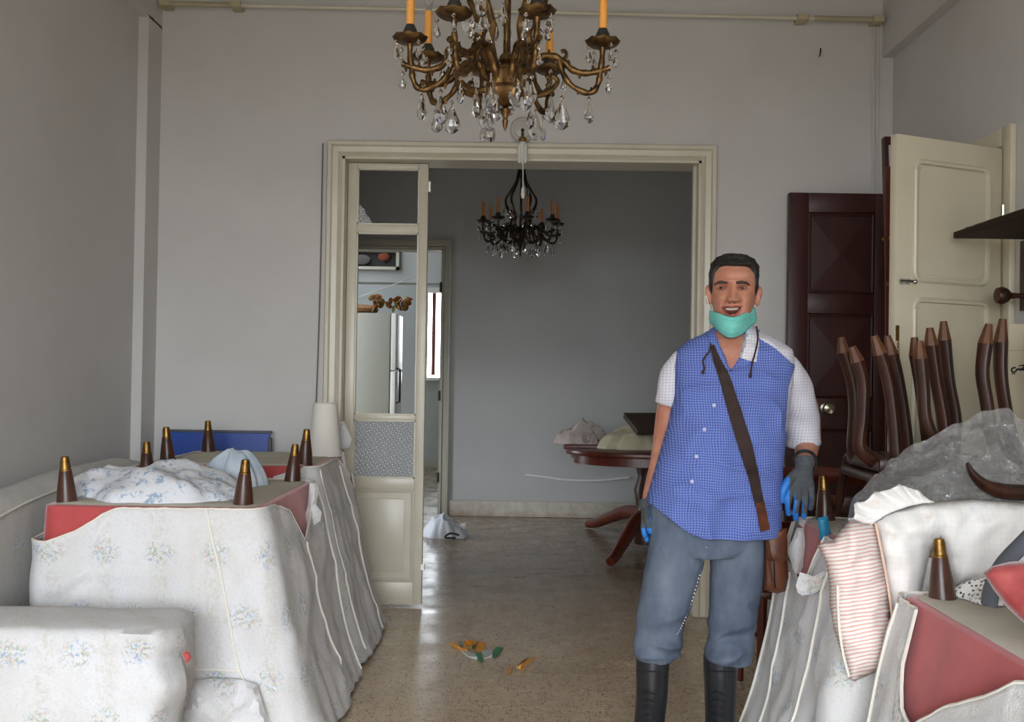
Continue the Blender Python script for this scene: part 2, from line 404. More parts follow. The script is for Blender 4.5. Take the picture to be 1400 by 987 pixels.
# moulded casing round the opening
tr = thing('trim_2', (0, YB - .01, 0), None, None, kind='structure')
def casing_side(x, s, z1, parent, y, wd=.085, mat=MAT['cream'], z0=0):
    m = MB()
    pr = [(0, 0), (0, -.016), (.012, -.026), (.024, -.016), (.052, -.020), (.060, -.034), (.078, -.034), (wd, -.02), (wd, 0)]
    pts = [V((x + s * a, y + b, z0)) for a, b in pr]
    top = [V((x + s * a, y + b, z1 + a)) for a, b in pr]
    n = len(pts); m.add(pts + top, [(i, (i + 1) % n, (i + 1) % n + n, i + n) for i in range(n)] + [tuple(range(n - 1, -1, -1)), tuple(range(n, 2 * n))])
    return m.build('casing', mat, parent, smooth=True, ang=25)
def casing_head(xa, xb, z, parent, y, wd=.085, mat=MAT['cream']):
    pr = [(0, 0), (0, -.016), (.012, -.026), (.024, -.016), (.052, -.020), (.060, -.034), (.078, -.034), (wd, -.02), (wd, 0)]
    A = [V((xa - a + .0015, y + b, z + a)) for a, b in pr]; B = [V((xb + a, y + b, z + a)) for a, b in pr]; n = len(pr)
    return MB().add(A + B, [(i, (i + 1) % n, (i + 1) % n + n, i + n) for i in range(n)] + [tuple(range(n - 1, -1, -1)), tuple(range(n, 2 * n))]).build('casing', mat, parent, smooth=True, ang=25)
casing_side(OL, -1, OT, tr, YB - .001); casing_side(OR, 1, OT, tr, YB - .001); casing_head(OL, OR, OT, tr, YB - .001)
for (x0, x1, z0, z1) in ((OL, OL + .014, 0, OT), (OR - .014, OR, 0, OT), (OL, OR, OT - .014, OT)):
    MB().bb(x0, x1, YB - .012, YB2 + .012, z0, z1).build('jamb_lining', MAT['cream'], tr, smooth=False)
# stop bead on the right jamb
MB().bb(OR - .03, OR - .014, YB + .08, YB + .11, 0, OT - .014).build('stop_bead', MAT['cream'], tr, smooth=False)

MB().tube(catmull([pix(441.5, 196, 5.642), pix(439, 330, 5.642), pix(436, 450, 5.642), pix(432, 560, 5.642), pix(430, 640, 5.642)], 4), .0045, 6).build('wall_cable', plain('dusty_cable', S(120, 114, 104), .7), None, label='thin dark cable running down beside the left casing of the opening', cat='cable')
# French door leaf with its panes
DL0, DL1 = OL + .016, pix(582, 500, 5.76).x
dY0, dY1 = 5.735, 5.778
door = thing('door_1', (DL0, dY0, 0), 'cream French door leaf with broken panes standing in the wide opening', 'door', kind='structure')
zr = lambda y: 1.32 + (508.0 - y) * 5.76 / 1400
sl, sr = DL0 + .052, DL1 - .05
ZT = OT - .018
MB().bb(DL0, sl, dY0, dY1, .015, ZT).build('stile', MAT['cream'], door, bevel=.003)
MB().bb(sr, DL1, dY0, dY1, .015, ZT).build('stile', MAT['cream'], door, bevel=.003)
rails = [(zr(231), ZT), (zr(319), zr(308)), (zr(575), zr(568)), (zr(669), zr(654)), (.015, zr(795))]
for a, b in rails: MB().bb(sl, sr, dY0 + .002, dY1 - .002, a, b).build('rail', MAT['cream'], door, bevel=.002)
# glazing beads
for z0, z1 in ((zr(308), zr(231)), (zr(568), zr(319)), (zr(654), zr(575))):
    b = MB(); k = .008
    b.bb(sl, sl + k, dY0 + .006, dY1 - .01, z0, z1).bb(sr - k, sr, dY0 + .006, dY1 - .01, z0, z1).bb(sl, sr, dY0 + .006, dY1 - .01, z0, z0 + k).bb(sl, sr, dY0 + .006, dY1 - .01, z1 - k, z1)
    b.build('glazing_bead', MAT['cream'], door, smooth=False)
ym = (dY0 + dY1) / 2
MB().bb(sl + .006, sr - .006, ym - .002, ym + .003, zr(654) + .006, zr(575) - .006).build('pane', MAT['pglass'], door, smooth=False, label='patterned glass pane, intact')
sh = [(480, 264), (485, 271), (488, 277), (493, 281), (498, 286), (500, 292), (505, 298), (510, 307), (479, 307.5)]
MB().prism([(pix(a, b, ym).x, ym, pix(a, b, ym).z) for a, b in sh], (0, .004, 0)).build('glass_shard', MAT['pglass'], door, smooth=False, label='jagged remnant of patterned glass')
# wooden lower panel with a raised field
pz0, pz1 = zr(795), zr(669)
MB().bb(sl, sr, ym - .006, ym + .006, pz0, pz1).build('lower_panel', MAT['cream'], door, smooth=False)
b = MB(); q = .034
path = [V((sl + .012, ym - .008, pz0 + .012)), V((sr - .012, ym - .008, pz0 + .012)), V((sr - .012, ym - .008, pz1 - .012)), V((sl + .012, ym - .008, pz1 - .012))]
for i in range(4): b.tube([path[i], path[(i + 1) % 4]], .008, 6)
b.build('panel_moulding', MAT['cream'], door)
MB().bb(sl + q + .02, sr - q - .02, ym - .011, ym - .004, pz0 + q + .02, pz1 - q - .02).build('raised_field', MAT['cream'], door, bevel=.006)
MB().bb(DL1, DL1 + .012, dY0 + .01, dY0 + .03, zr(262), zr(248)).build('latch_plate', MAT['steel'], door, smooth=False)
MB().bb(DL1 - .005, DL1 + .014, dY0 - .004, dY0 + .02, zr(778), zr(770)).build('latch_plate', MAT['steel'], door, smooth=False)

# second room
FX0, FX1 = -2.04, 2.3
KL, KR, KT = -1.75, pix(603.5, 500, YF).x, 2.455
st(MB().bb(FX0 - .2, FX0, YB2, 7.85, 0, 3.4).bb(FX0 - .2, FX0, 8.55, YF, 0, 3.4).bb(FX0 - .2, FX0, 7.85, 8.55, 0, .35).bb(FX0 - .2, FX0, 7.85, 8.55, 1.55, 3.4), 'wall_far_left', MAT['wallfar'])  # the out-of-view gap is added, placed to light the far wall's lower left
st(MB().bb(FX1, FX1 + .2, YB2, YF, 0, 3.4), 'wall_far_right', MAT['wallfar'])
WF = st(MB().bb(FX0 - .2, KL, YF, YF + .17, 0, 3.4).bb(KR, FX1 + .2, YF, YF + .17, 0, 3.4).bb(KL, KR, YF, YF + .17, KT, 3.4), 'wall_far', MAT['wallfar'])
st(MB().bb(FX0 - .2, FX1 + .2, YB2, 14.4, 3.4, 3.5), 'ceiling_far', MAT['ceil'])
kt = thing('trim_3', (KR, YF, 0), None, None, kind='structure')
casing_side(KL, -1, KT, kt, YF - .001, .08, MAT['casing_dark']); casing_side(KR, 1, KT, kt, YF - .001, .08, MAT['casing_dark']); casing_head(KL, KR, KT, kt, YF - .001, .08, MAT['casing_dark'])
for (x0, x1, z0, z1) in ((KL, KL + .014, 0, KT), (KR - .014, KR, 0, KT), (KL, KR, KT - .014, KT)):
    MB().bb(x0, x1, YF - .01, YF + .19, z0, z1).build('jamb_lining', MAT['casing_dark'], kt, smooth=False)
for z in (.35, 1.1, 2.1): MB().lathe([(.011, -.045), (.011, .045)], (KR - .016, YF - .02, z), 8).build('hinge', MAT['blackmetal'], kt)
# skirting tiles with water stains
def skirting_mat():
    t = NT('stained_skirting_tile'); co = t.pos('World'); sep = t.n('ShaderNodeSeparateXYZ'); t.l(co, sep.inputs[0])
    g = t.mix(t.ramp(t.noise(co, 14, 5, .7), [(.35, 0), (.75, 1)]), S(198, 192, 182), S(166, 152, 134))
    low = t.ramp(t.math('ADD', t.math('MULTIPLY', sep.outputs['Z'], 7), t.math('MULTIPLY', t.noise(co, 6, 4), .7)), [(.35, 1), (.8, 0)])
    t.col(t.mix(t.math('MULTIPLY', low, .55), g, S(150, 112, 78))); t.set(Roughness=.35); return t.mat
MAT['skirt'] = skirting_mat()
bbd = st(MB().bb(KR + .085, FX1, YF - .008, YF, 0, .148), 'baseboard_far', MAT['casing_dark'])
xx = KR + .085
while xx < FX1 - .02:
    x1 = min(xx + .228, FX1)
    MB().bb(xx + .0012, x1 - .0012, YF - .018, YF - .006, .001, .138).build('tile', MAT['skirt'], bbd, smooth=False)
    xx = x1
# cable run on the far wall
cp = [pix(718, 649, YF - .01), pix(745, 652, YF - .012), pix(775, 656, YF - .01), pix(815, 657, YF - .012), pix(860, 653, YF - .01)]
MB().tube(catmull(cp, 5), .010, 7).build('cable', MAT['whitecloth'], None, label='loose pale cable running along the far wall', cat='cable')

# kitchen beyond
KX0, KX1 = -2.6, .25; KYB = 14.0
WX0, WX1, WZ0, WZ1 = pix(577, 500, KYB).x, -.8, 1.24, 2.42
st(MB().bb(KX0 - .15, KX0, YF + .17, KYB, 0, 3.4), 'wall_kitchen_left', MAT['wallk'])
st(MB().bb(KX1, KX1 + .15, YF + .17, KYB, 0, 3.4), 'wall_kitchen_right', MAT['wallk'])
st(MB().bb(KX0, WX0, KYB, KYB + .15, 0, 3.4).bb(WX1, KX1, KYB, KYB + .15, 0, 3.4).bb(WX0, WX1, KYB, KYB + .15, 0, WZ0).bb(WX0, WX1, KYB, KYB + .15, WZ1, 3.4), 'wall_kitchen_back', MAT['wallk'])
st(MB().bb(KX0, KX1, 12.0, 12.3, 2.36, 3.4), 'trim_4', MAT['wallk'])
st(MB().bb(KX0, KX1, KYB - .012, KYB, 0, .11), 'baseboard_kitchen', MAT['casing_dark'])
win = thing('window_1', (WX0, KYB, WZ0), 'white kitchen window with bright daylight behind', 'window', kind='structure')
b = MB(); t_ = .07
b.bb(WX0 - .05, WX0 + .02, KYB - .03, KYB + .05, WZ0 - .05, WZ1 + .05).bb(WX1 - .02, WX1 + .05, KYB - .03, KYB + .05, WZ0 - .05, WZ1 + .05).bb(WX0, WX1, KYB - .03, KYB + .05, WZ1 - .02, WZ1 + .05)
b.build('window_frame', MAT['white'], win, smooth=False)
MB().bb(WX0 - .08, WX1 + .08, KYB - .07, KYB + .08, WZ0 - .04, WZ0).build('window_sill', MAT['white'], win, smooth=False)
MB().bb(WX0 + .02, WX0 + .07, KYB + .0, KYB + .04, WZ0, WZ1).bb(WX1 - .07, WX1 - .02, KYB, KYB + .04, WZ0, WZ1).build('sash', MAT['white'], win, smooth=False)
sa = pix(593, 400, KYB + .3).x
MB().bb(sa, sa + .05, KYB + .12, KYB + .55, WZ0 + .03, WZ1).build('shutter', MAT['woodred'], win, smooth=False)
# framed hatch on the lintel: flat dark panel paints its inner shade, bundles in front
nic = thing('wall_hatch', pix(512, 366, 11.95), 'open white-framed hatch high on the kitchen wall, dark clutter inside', 'hatch')
na, nb = pix(476, 368, 11.95), pix(546, 341, 11.95)
b = MB(); k = .035
b.bb(na.x, nb.x, 11.93, 11.995, na.z, na.z + k).bb(na.x, nb.x, 11.93, 11.995, nb.z - k, nb.z).bb(nb.x - k, nb.x, 11.93, 11.995, na.z, nb.z).bb(na.x, na.x + k, 11.93, 11.995, na.z, nb.z)
b.build('hatch_frame', MAT['casing_dark'], nic, smooth=False)
MB().bb(na.x + k, nb.x - k, 11.985, 11.999, na.z + k, nb.z - k).build('hatch_shade_panel', MAT['dark'], nic, smooth=False)
bb_ = MB(); p = pix(525, 351, 11.95); bb_.blob(p, (.07, .02, .05)); bb_.build('bundle', plain('rust_cloth', S(120, 60, 36), .9), nic)
bb_ = MB(); p = pix(495, 355, 11.95); bb_.blob(p, (.1, .02, .06)); bb_.build('bundle', plain('grey_cloth', S(84, 82, 80), .9), nic)
MB().tube(catmull([pix(482, 352, 11.9), pix(480, 364, 11.9), pix(485, 376, 11.9), pix(483, 388, 11.9)], 5), .012, 6).build('hanging_cable', MAT['blackmetal'], None, label='black cable hanging below the kitchen hatch', cat='cable')
MB().tube([pix(468, 413, 11.0), pix(500, 403, 11.2), pix(562, 380, 11.7)], .006, 6).build('clothes_line', MAT['white'], None, label='white line strung across above the fridge', cat='line')
# fridge
fx1 = pix(535.5, 480, 10.9).x; fz = pix(520, 428, 10.9).z
fr = thing('fridge', (fx1 - .3, 11.2, 0), 'tall white fridge standing sideways in the kitchen', 'fridge')
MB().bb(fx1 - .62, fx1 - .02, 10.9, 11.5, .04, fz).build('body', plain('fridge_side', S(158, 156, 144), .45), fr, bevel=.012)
MB().bb(fx1 - .012, fx1 + .045, 10.9, 11.5, .05, fz - .62).build('lower_door', MAT['white'], fr, bevel=.012)
MB().bb(fx1 - .012, fx1 + .045, 10.9, 11.5, fz - .61, fz).build('upper_door', MAT['white'], fr, bevel=.012)
MB().tube([(fx1 + .045, 10.97, .98), (fx1 + .085, 10.97, .99), (fx1 + .085, 10.97, 1.34), (fx1 + .045, 10.97, 1.35)], .012, 6).build('handle', MAT['blackmetal'], fr)
for yy in (10.96, 11.44): MB().lathe([(.03, 0), (.03, .045)], (fx1 - .1, yy, 0), 8).build('foot', MAT['blackmetal'], fr)
tb = MB(); c = V((fx1 - .40, 11.22, fz + .001))
tb.lathe([(.0, 0), (.15, 0), (.2, .03), (.21, .06), (.19, .07), (.13, .1), (0, .11)], c, 18)
tb.build('woven_tray', plain('woven_straw', S(150, 106, 62), .8, c2=S(112, 74, 40), scale=40), None, label='brown woven round tray lying on top of the fridge', cat='tray')
ft = thing('artificial_flowers', (fx1 - .06, 11.12, fz), 'bunch of rust and yellow artificial flowers on top of the fridge', 'flowers')
g = MB(); l = MB(); r_ = random.Random(3)
for k in range(34):
    p = V((fx1 - .04 + r_.uniform(-.2, .2), 11.0 + r_.uniform(-.06, .1), fz + r_.uniform(.045, .17)))
    if k % 3 == 0: l.blob(p, (.035, .012, .05), 6, 4, Matrix.Rotation(r_.uniform(0, 3), 3, 'X') @ Matrix.Rotation(r_.uniform(0, 3), 3, 'Z'))
    else: g.lathe([(0, 0), (.03, .01), (.042, .03), (.02, .028), (0, .02)], p, 7, Matrix.Rotation(r_.uniform(-1.2, 1.2), 3, 'X') @ Matrix.Rotation(r_.uniform(-1.2, 1.2), 3, 'Y'))
g.build('blossoms', plain('dried_petals', S(124, 58, 26), .8, c2=S(150, 110, 46), scale=9), ft); l.build('leaves', plain('dull_leaf', S(92, 84, 40), .8), ft)
# dark hall behind the right-hand doorway
st(MB().bb(XR + 1.0, XR + 1.15, 3.6, 6.2, 0, 2.6), 'wall_hall', MAT['wall'])
st(MB().bb(XR + .2, XR + 1.15, 3.6, 6.2, 2.55, 2.65), 'ceiling_hall', MAT['ceil'])
st(MB().bb(XR + .2, XR + 1.15, 6.1, 6.2, 0, 2.6).bb(XR + .2, XR + 1.15, 3.55, 3.65, 0, 2.6), 'wall_hall_end', MAT['wall'])

# doorway casing on the right wall, seen at a slant
rt = thing('trim_5', (XR, DY0, 0), None, None, kind='structure')
for y0, y1, z0, z1 in ((DY0 - .085, DY0, 0, DT + .08), (DY1, DY1 + .085, 0, DT + .08), (DY0, DY1, DT, DT + .08)):
    MB().bb(XR - .028, XR, y0, y1, z0, z1).build('casing', MAT['creamdoor'], rt, bevel=.008)
for y0, y1, z0, z1 in ((DY0, DY0 + .015, 0, DT), (DY1 - .015, DY1, 0, DT), (DY0, DY1, DT - .015, DT)):
    MB().bb(XR - .02, XR + .2, y0, y1, z0, z1).build('jamb_lining', MAT['creamdoor'], rt, smooth=False)
# the cream door leaf, swung open towards the camera
H0 = pix(1369, 350, 4.275); H0.z = 0; H1 = pix(1225, 350, 4.03); H1.z = 0
ux = (H1 - H0).normalized(); un = V((ux.y, -ux.x, 0));
if un.y > 0: un = -un                                               # face towards the camera
DW = (H1 - H0).length; DH = 2.285
cdoor = thing('door_2', H0, 'open cream panelled door on the right wall', 'door', kind='structure')
def dp(u, z, n=0): return H0 + ux * u + un * n + V((0, 0, z))
def dprism(u0, u1, z0, z1, n0, n1, name, mat, bev=0, par=None):
    return MB().prism([dp(u0, z0, n0), dp(u1, z0, n0), dp(u1, z1, n0), dp(u0, z1, n0)], un * (n1 - n0)).build(name, mat, par or cdoor, bevel=bev)
dprism(0, DW, .012, DH, -.036, 0, 'slab', MAT['creamdoor'], .003)
def rrect(u0, u1, z0, z1, r, n=5):
    pts = []
    for cu, cz, a0 in ((u1 - r, z1 - r, 0), (u0 + r, z1 - r, 90), (u0 + r, z0 + r, 180), (u1 - r, z0 + r, 270)):
        for k in range(n + 1): a = RAD(a0 + 90 * k / n); pts.append((cu + r * cos(a), cz + r * sin(a)))
    return pts
for z0, z1 in ((1.715, 2.185), (.85, 1.635), (.18, .76)):
    rr = rrect(.085, DW - .095, z0, z1, .035)
    m = MB(); m.tube([dp(a, b_, .003) for a, b_ in rr + rr[:1]], .011, 6, False); m.build('panel_moulding', MAT['creamdoor'], cdoor)
    rr = rrect(.105, DW - .115, z0 + .02, z1 - .02, .025)
    MB().prism([dp(a, b_, -.004) for a, b_ in rr], un * .007).build('panel', MAT['creamdoor'], cdoor, smooth=False)
# bolt, hasp and chain on its free edge
bz = pix(1235, 385, 4.05).z
m = MB().tube([dp(DW - .012, bz, .012), dp(DW - .085, bz + .002, .012)], .0055, 8); m.box(dp(DW - .03, bz, .004), (.02, .02, .02)); m.box(dp(DW - .06, bz, .004), (.012, .02, .02)); m.blob(dp(DW - .085, bz, .016), (.009, .009, .009), 8, 6)
m.build('slide_bolt', MAT['steel'], cdoor)
m = MB()
cz = pix(1227, 452, 4.05).z
m.prism([dp(DW - .016, cz - .04, .001), dp(DW - .002, cz - .04, .001), dp(DW - .002, cz + .02, .001), dp(DW - .016, cz + .02, .001)], un * .005)
for k in range(7):
    c = dp(DW - .008 - .001 * k, cz - .045 - k * .014, .008); a = ux if k % 2 else un
    m.tube([c + a * (.004 * cos(q * pi / 4)) + V((0, 0, .0085 * sin(q * pi / 4))) for q in range(9)], .0013, 5, False)
m.build('door_chain', MAT['brass'], cdoor)
for z in (2.0, 1.2, .3): MB().lathe([(.009, -.05), (.009, .05)], dp(.0, z, .006), 8).build('hinge', MAT['steel'], cdoor)
# ------------------------------------------------------------------ soft-thing builders
from mathutils.geometry import delaunay_2d_cdt
def inflate(poly, place, thick, step=6, prof=.5, dm=None, wr=.0, seed=0, back=.5, nscale=.03):
    """closed cushion from an outline; place(x, y, h) puts a point of the outline plane, h metres in front of it"""
    n = len(poly); P = []
    for i in range(n):                                   # round the outline a little and sample it
        a, b = V(poly[i]).to_2d(), V(poly[(i + 1) % n]).to_2d(); k = max(1, int((b - a).length / step))
        for q in range(k): P.append(a + (b - a) * (q / k))
    nb = len(P)
    def dist(p):
        best = 1e9
        for i in range(nb):
            a, b = P[i], P[(i + 1) % nb]; ab = b - a; t = max(0, min(1, (p - a).dot(ab) / max(ab.length_squared, 1e-9)))
            best = min(best, (p - a - ab * t).length)
        return best
    def inside(p):
        c = False
        for i in range(nb):
            a, b = P[i], P[(i + 1) % nb]
            if (a.y > p.y) != (b.y > p.y) and p.x < (b.x - a.x) * (p.y - a.y) / (b.y - a.y) + a.x: c = not c
        return c
    xs = [p.x for p in P]; ys = [p.y for p in P]; pts = list(P)
    y = min(ys); r = random.Random(seed)
    while y < max(ys):
        x = min(xs)
        while x < max(xs):
            p = V((x + r.uniform(-.2, .2) * step, y + r.uniform(-.2, .2) * step))
            if inside(p) and dist(p) > step * .55: pts.append(p)
            x += step
        y += step
    vs, es, fs, _, _, _ = delaunay_2d_cdt(pts, [(i, (i + 1) % nb) for i in range(nb)], [], 1, 1e-4)
    ds = [dist(p) for p in vs]; D = dm or max(ds)
    fs = [f for f in fs if not all(ds[i] < 1e-3 for i in f)]
    def h(i):
        q = min(ds[i] / D, 1); hh = thick * (1 - (1 - q) ** 2) ** prof
        if wr: hh += wr * min(1, q * 3) * noise.noise(V((vs[i].x * nscale, vs[i].y * nscale, seed)))+ .4 * wr * min(1, q * 3) * noise.noise(V((vs[i].x * nscale * 2.7, vs[i].y * nscale * 2.7, seed + 9)))
        return hh
    m = MB(); uv = [(p.x / 100 + 1e-4, p.y / 100) for p in vs]
    front = [place(p.x, p.y, h(i)) for i, p in enumerate(vs)]; rear = [place(p.x, p.y, -back * h(i)) for i, p in enumerate(vs)]
    edge = [d < 1e-3 for d in ds]; idx = {}; allv = list(front); auv = list(uv)
    for i in range(len(vs)):
        if edge[i]: idx[i] = i
        else: idx[i] = len(allv); allv.append(rear[i]); auv.append(uv[i])
    m.add(allv, [tuple(f) for f in fs] + [tuple(idx[i] for i in reversed(f)) for f in fs], 0, auv)
    return m
def plane_at(Y0, xc=0, yc=0, ax=0, ay=0, direction=None):
    def f(x, y, h):
        p = pix(x, y, Y0 + ax * (x - xc) + ay * (y - yc))
        d = direction or (CAM - p).normalized()
        return p + d * h
    return f
def heap(c, rx, ry, h, seed, rot=0, nr=26, na=72, fold=6.0, ragged=.26, flat=.35):
    c = V(c); rings = []
    for j in range(nr + 1):
        q = j / nr; ring = []
        for k in range(na):
            a = 2 * pi * k / na
            rr = 1 + ragged * ns(cos(a) * 1.7, sin(a) * 1.7, seed) + ragged * .6 * ns(cos(a) * 4, sin(a) * 4, seed + 3)
            x, y = q * rx * rr * cos(a), q * ry * rr * sin(a)
            x, y = x * cos(rot) - y * sin(rot), x * sin(rot) + y * cos(rot)
            wx = x + .04 * ns(x, y, seed, 7); wy = y + .04 * ns(x, y, seed + 5, 7)
            big = .5 + .5 * ns(wx, wy, seed + 7, fold * .8); ridge = max(0, 1 - abs(ns(wx * .7, wy, seed, fold)) * 1.7) ** 1.6; r2 = max(0, 1 - abs(ns(wx, wy * .6, seed + 2, fold * 1.9)) * 1.7) ** 1.6
            env = max(0, 1 - q ** 2.4) ** .7
            z = h * env * (flat * .7 + (1 - flat) * (.6 * big + .5 * ridge + .22 * r2)) + .006 + .012 * (1 - q)
            ring.append(c + V((x, y, max(z, .004))))
        rings.append(ring)
    m = MB(); m.loft(rings, True, False)
    lowr = [[V((p.x, p.y, c.z + .001)) for p in rings[-1]], [c + V((0, 0, .001)) + (V((p.x, p.y, c.z)) - c) * .02 for p in rings[-1]]]
    m.loft([rings[-1]] + lowr, False, True)
    return m

# ------------------------------------------------------------------ overturned armchairs in slip covers
NS, NC = 30, 4
def side_ring(u0, u1, v0, v1, r):
    pts = []; lab = []
    cs = [((u0 + r, v0), (u1 - r, v0), (u1 - r, v0 + r), -90), ((u1, v0 + r), (u1, v1 - r), (u1 - r, v1 - r), 0),
          ((u1 - r, v1), (u0 + r, v1), (u0 + r, v1 - r), 90), ((u0, v1 - r), (u0, v0 + r), (u0 + r, v0 + r), 180)]
    for s_, (a, b, c, a0) in enumerate(cs):
        for i in range(NS):
            t = i / (NS - 1); pts.append((lerp(a[0], b[0], t), lerp(a[1], b[1], t))); lab.append((s_, t))
        for k in range(1, NC):
            an = RAD(a0 + 90 * k / NC); pts.append((c[0] + r * cos(an), c[1] + r * sin(an))); lab.append((s_, 1.0) if k < NC / 2 else ((s_ + 1) % 4, 0.0))
    return pts, lab
def armchair(label, x0, sgn, y0, y1, H, seed, drops, seams, W=.77, flare=.22, mat='cover', lean=(0, 0), hem=.015, under_tone='lining', legs_u=(.075, .70)):
    D = y1 - y0
    T = lambda u, v, z: V((x0 + sgn * u + lean[0] * (z / H), y0 + v + lean[1] * (z / H), z))
    root = thing('overturned_armchair', (x0 + sgn * W / 2, (y0 + y1) / 2, 0), label, 'armchair', 'overturned armchairs in loose covers')
    def rect(h, ins=0.0):
        bulge = .035 * sin(min(1, h * 1.15) * pi)
        return side_ring(-.015 * h + ins, W + flare * h ** 1.2 + .012 * sin(h * pi * 2) - ins, -.02 * h - bulge * .6 + ins, D + .03 * h - ins, .055 + .02 * h)
    def order(r): return r if sgn > 0 else r[::-1]
    # velvet body
    rg = []
    for k in range(15):
        z = H - .004 - k * .03; p, _ = rect((H - z) / H, .014); rg.append(order([T(u, v, z) for u, v in p]))
    top = rg[0]; cc = sum(top, V((0, 0, 0))) / len(top)
    rg.insert(0, [cc + (p - cc) * .985 + V((0, 0, .004)) for p in top])
    m = MB().loft(rg[::-1], True, True); m.build('velvet_body', MAT['velvet'], root)
    # lining on the underside
    p, _ = rect(0, .035); m = MB()
    ri = []
    for q in (1, .97, .8, .5, .2, .02):
        ri.append(order([T(W / 2 + (u - W / 2) * q, D / 2 + (v - D / 2) * q, H + (.0015 if q == 1 else .007) - .001 * (1 - q) + .0025 * ns(u * q, v * q, seed, 5)) for u, v in p]))
    m.loft(ri, False, True); m.build('underside_lining', MAT[under_tone], root)
    # legs with brass ferrules
    for u in legs_u:
        for v in (.085, D - .085):
            tilt = Matrix.Rotation((.05 if u > .4 else -.05) * sgn, 3, 'Y') @ Matrix.Rotation((-.05 if v > .4 else .05), 3, 'X')
            b = T(u, v, H - .004); lg = MB().lathe([(.036, 0), (.0355, .01), (.030, .06), (.021, .118), (.0195, .122)], b, 18, tilt)
            lo = lg.build('leg', MAT['legwood'], root)
            MB().lathe([(.0205, .118), (.0205, .124), (.0185, .126), (.0155, .158), (.0135, .168), (.006, .170)], b, 18, tilt).build('brass_ferrule', MAT['brass'], lo)
    # loose cover
    M_ = 46; lab = rect(0)[1]; rings = []
    for j in range(M_ + 1):
        t = j / M_; ring = []
        for i, (s_, fr) in enumerate(lab):
            d = lin(fr, drops[s_]); zb = hem + .012 * ns(i * .12, seed, 0)
            z = lerp(H - d, zb, t); h = (H - z) / H; u, v = rect(h)[0][i] if False else RC(rect, h, seed)[i]
            nx, ny = ((0, -1), (1, 0), (0, 1), (-1, 0))[s_]
            per = s_ * 1.3 + fr
            amp = .004 + .016 * t
            fold_ = .013 * max(0, 1 - abs(ns(per * 1.9 + z * 1.3, z * 2.6 - per * .8, seed + 11)) * 2.6) ** 4 + .008 * max(0, 1 - abs(ns(per * 4 - z, z * 3, seed + 15)) * 2.4) ** 4
            if seed == 1 and s_ == 0:
                for (fa, za, fb_, zb_), am in (((.06, .55, .40, .742), .020), ((.05, .60, .62, .622), .013), ((.10, .50, .55, .70), .010), ((.9, .80, .99, .45), .008)):
                    P0 = V((fa * .79, za)); P1 = V((fb_ * .79, zb_)); q_ = V((fr * .79, z)); ab = P1 - P0; tt = max(0, min(1, (q_ - P0).dot(ab) / ab.length_squared)); dd = (q_ - P0 - ab * tt).length
                    fold_ += am * math.exp(-(dd / .017) ** 2) * (1 - tt * .6)
            wv = fold_ * min(1, t * 6) + amp * (ns(per * 3.1, z * 1.6, seed) + .6 * ns(per * 7.3, z * 3.1, seed + 4)) + .010 * t * t * ns(per * 9, z, seed + 8)
            gather = (.005 * sin(per * 95) * max(0, 1 - t * 9)) if d < .02 else .002
            lip = .012 * max(0, 1 - t * 12) * (1 if d > .02 else .2)
            wv += gather + lip + .003
            ring.append(T(u + nx * wv, v + ny * wv, z + (.004 * ns(per * 20, 0, seed) if t < .02 else 0)))
        rings.append(order(ring))
    cov = MB().loft(rings, False, False).build('slip_cover', MAT[mat], root, solid=.005, ang=80, off=0)
    N = len(lab)
    def surf(s_, fr, t):
        idx = min(range(N), key=lambda i: abs(lab[i][1] - fr) + (0 if lab[i][0] == s_ else 9))
        if sgn < 0: idx = N - 1 - idx
        tj = t * M_; j = min(int(tj), M_ - 1); a = rings[j][idx]; b = rings[j + 1][idx]
        nx, ny = ((0, -1), (1, 0), (0, 1), (-1, 0))[s_]
        return a.lerp(b, tj - j) + V((sgn * nx, ny, 0)) * .006
    for (s_, f0, f1, t0, t1) in seams:
        n = 26; path = []
        for k in range(n + 1):
            q = k / n; f = lerp(f0, f1, q); t = lerp(t0, t1, q); fi = f * (NS - 1); i0 = int(fi); 
            a = surf(s_, i0 / (NS - 1), t); b = surf(s_, min(i0 + 1, NS - 1) / (NS - 1), t); path.append(a.lerp(b, fi - i0))
        MB().tube(path, .0048, 6).build('piping', MAT['piping'], cov)
    # hem edge along the top of the cover
    path = [rings[0][i] for i in range(N)]; path.append(path[0])
    MB().tube(path, .0045, 5, False).build('top_hem', MAT['piping'], cov)
    return root, cov, surf, T
_rc = {}
def RC(rect, h, seed):
    k = (seed, round(h, 3))
    if k not in _rc: _rc[k] = rect(k[1])[0]
    return _rc[k]

Z_ = [(0, 0), (1, 0)]
A1 = armchair('overturned armchair nearest on the left, crumpled floral cloth lying on its underside', -1.685, 1, 3.53, 4.47, .835, 1,
    [[(0, .12), (.15, .08), (.33, .004), (1, 0)], [(0, 0), (.10, .0), (.30, .045), (.45, .175), (.50, .16), (.72, .085), (.93, .0), (1, 0)], Z_, [(0, 0), (.7, 0), (.9, .11), (1, .12)]],
    [(0, .80, .86, .0, .66), (0, .86, .98, .66, 1), (0, .40, .86, .665, .66), (1, .47, .62, .02, .99), (1, .985, .985, .02, .97)], W=.79)
A2 = armchair('overturned armchair at the back on the left with a white lampshade on it', -1.69, 1, 4.57, 5.34, .885, 2,
    [[(0, .05), (.4, .05), (.9, .055), (1, .0)], [(0, 0), (.68, 0), (.74, .06), (.9, .17), (.97, .15), (1, .1)], [(0, .1), (.2, .02), (1, .02)], Z_],
    [(1, .02, .04, .02, .95), (1, .66, .80, .04, .98)], W=.77, mat='cover', flare=.235)
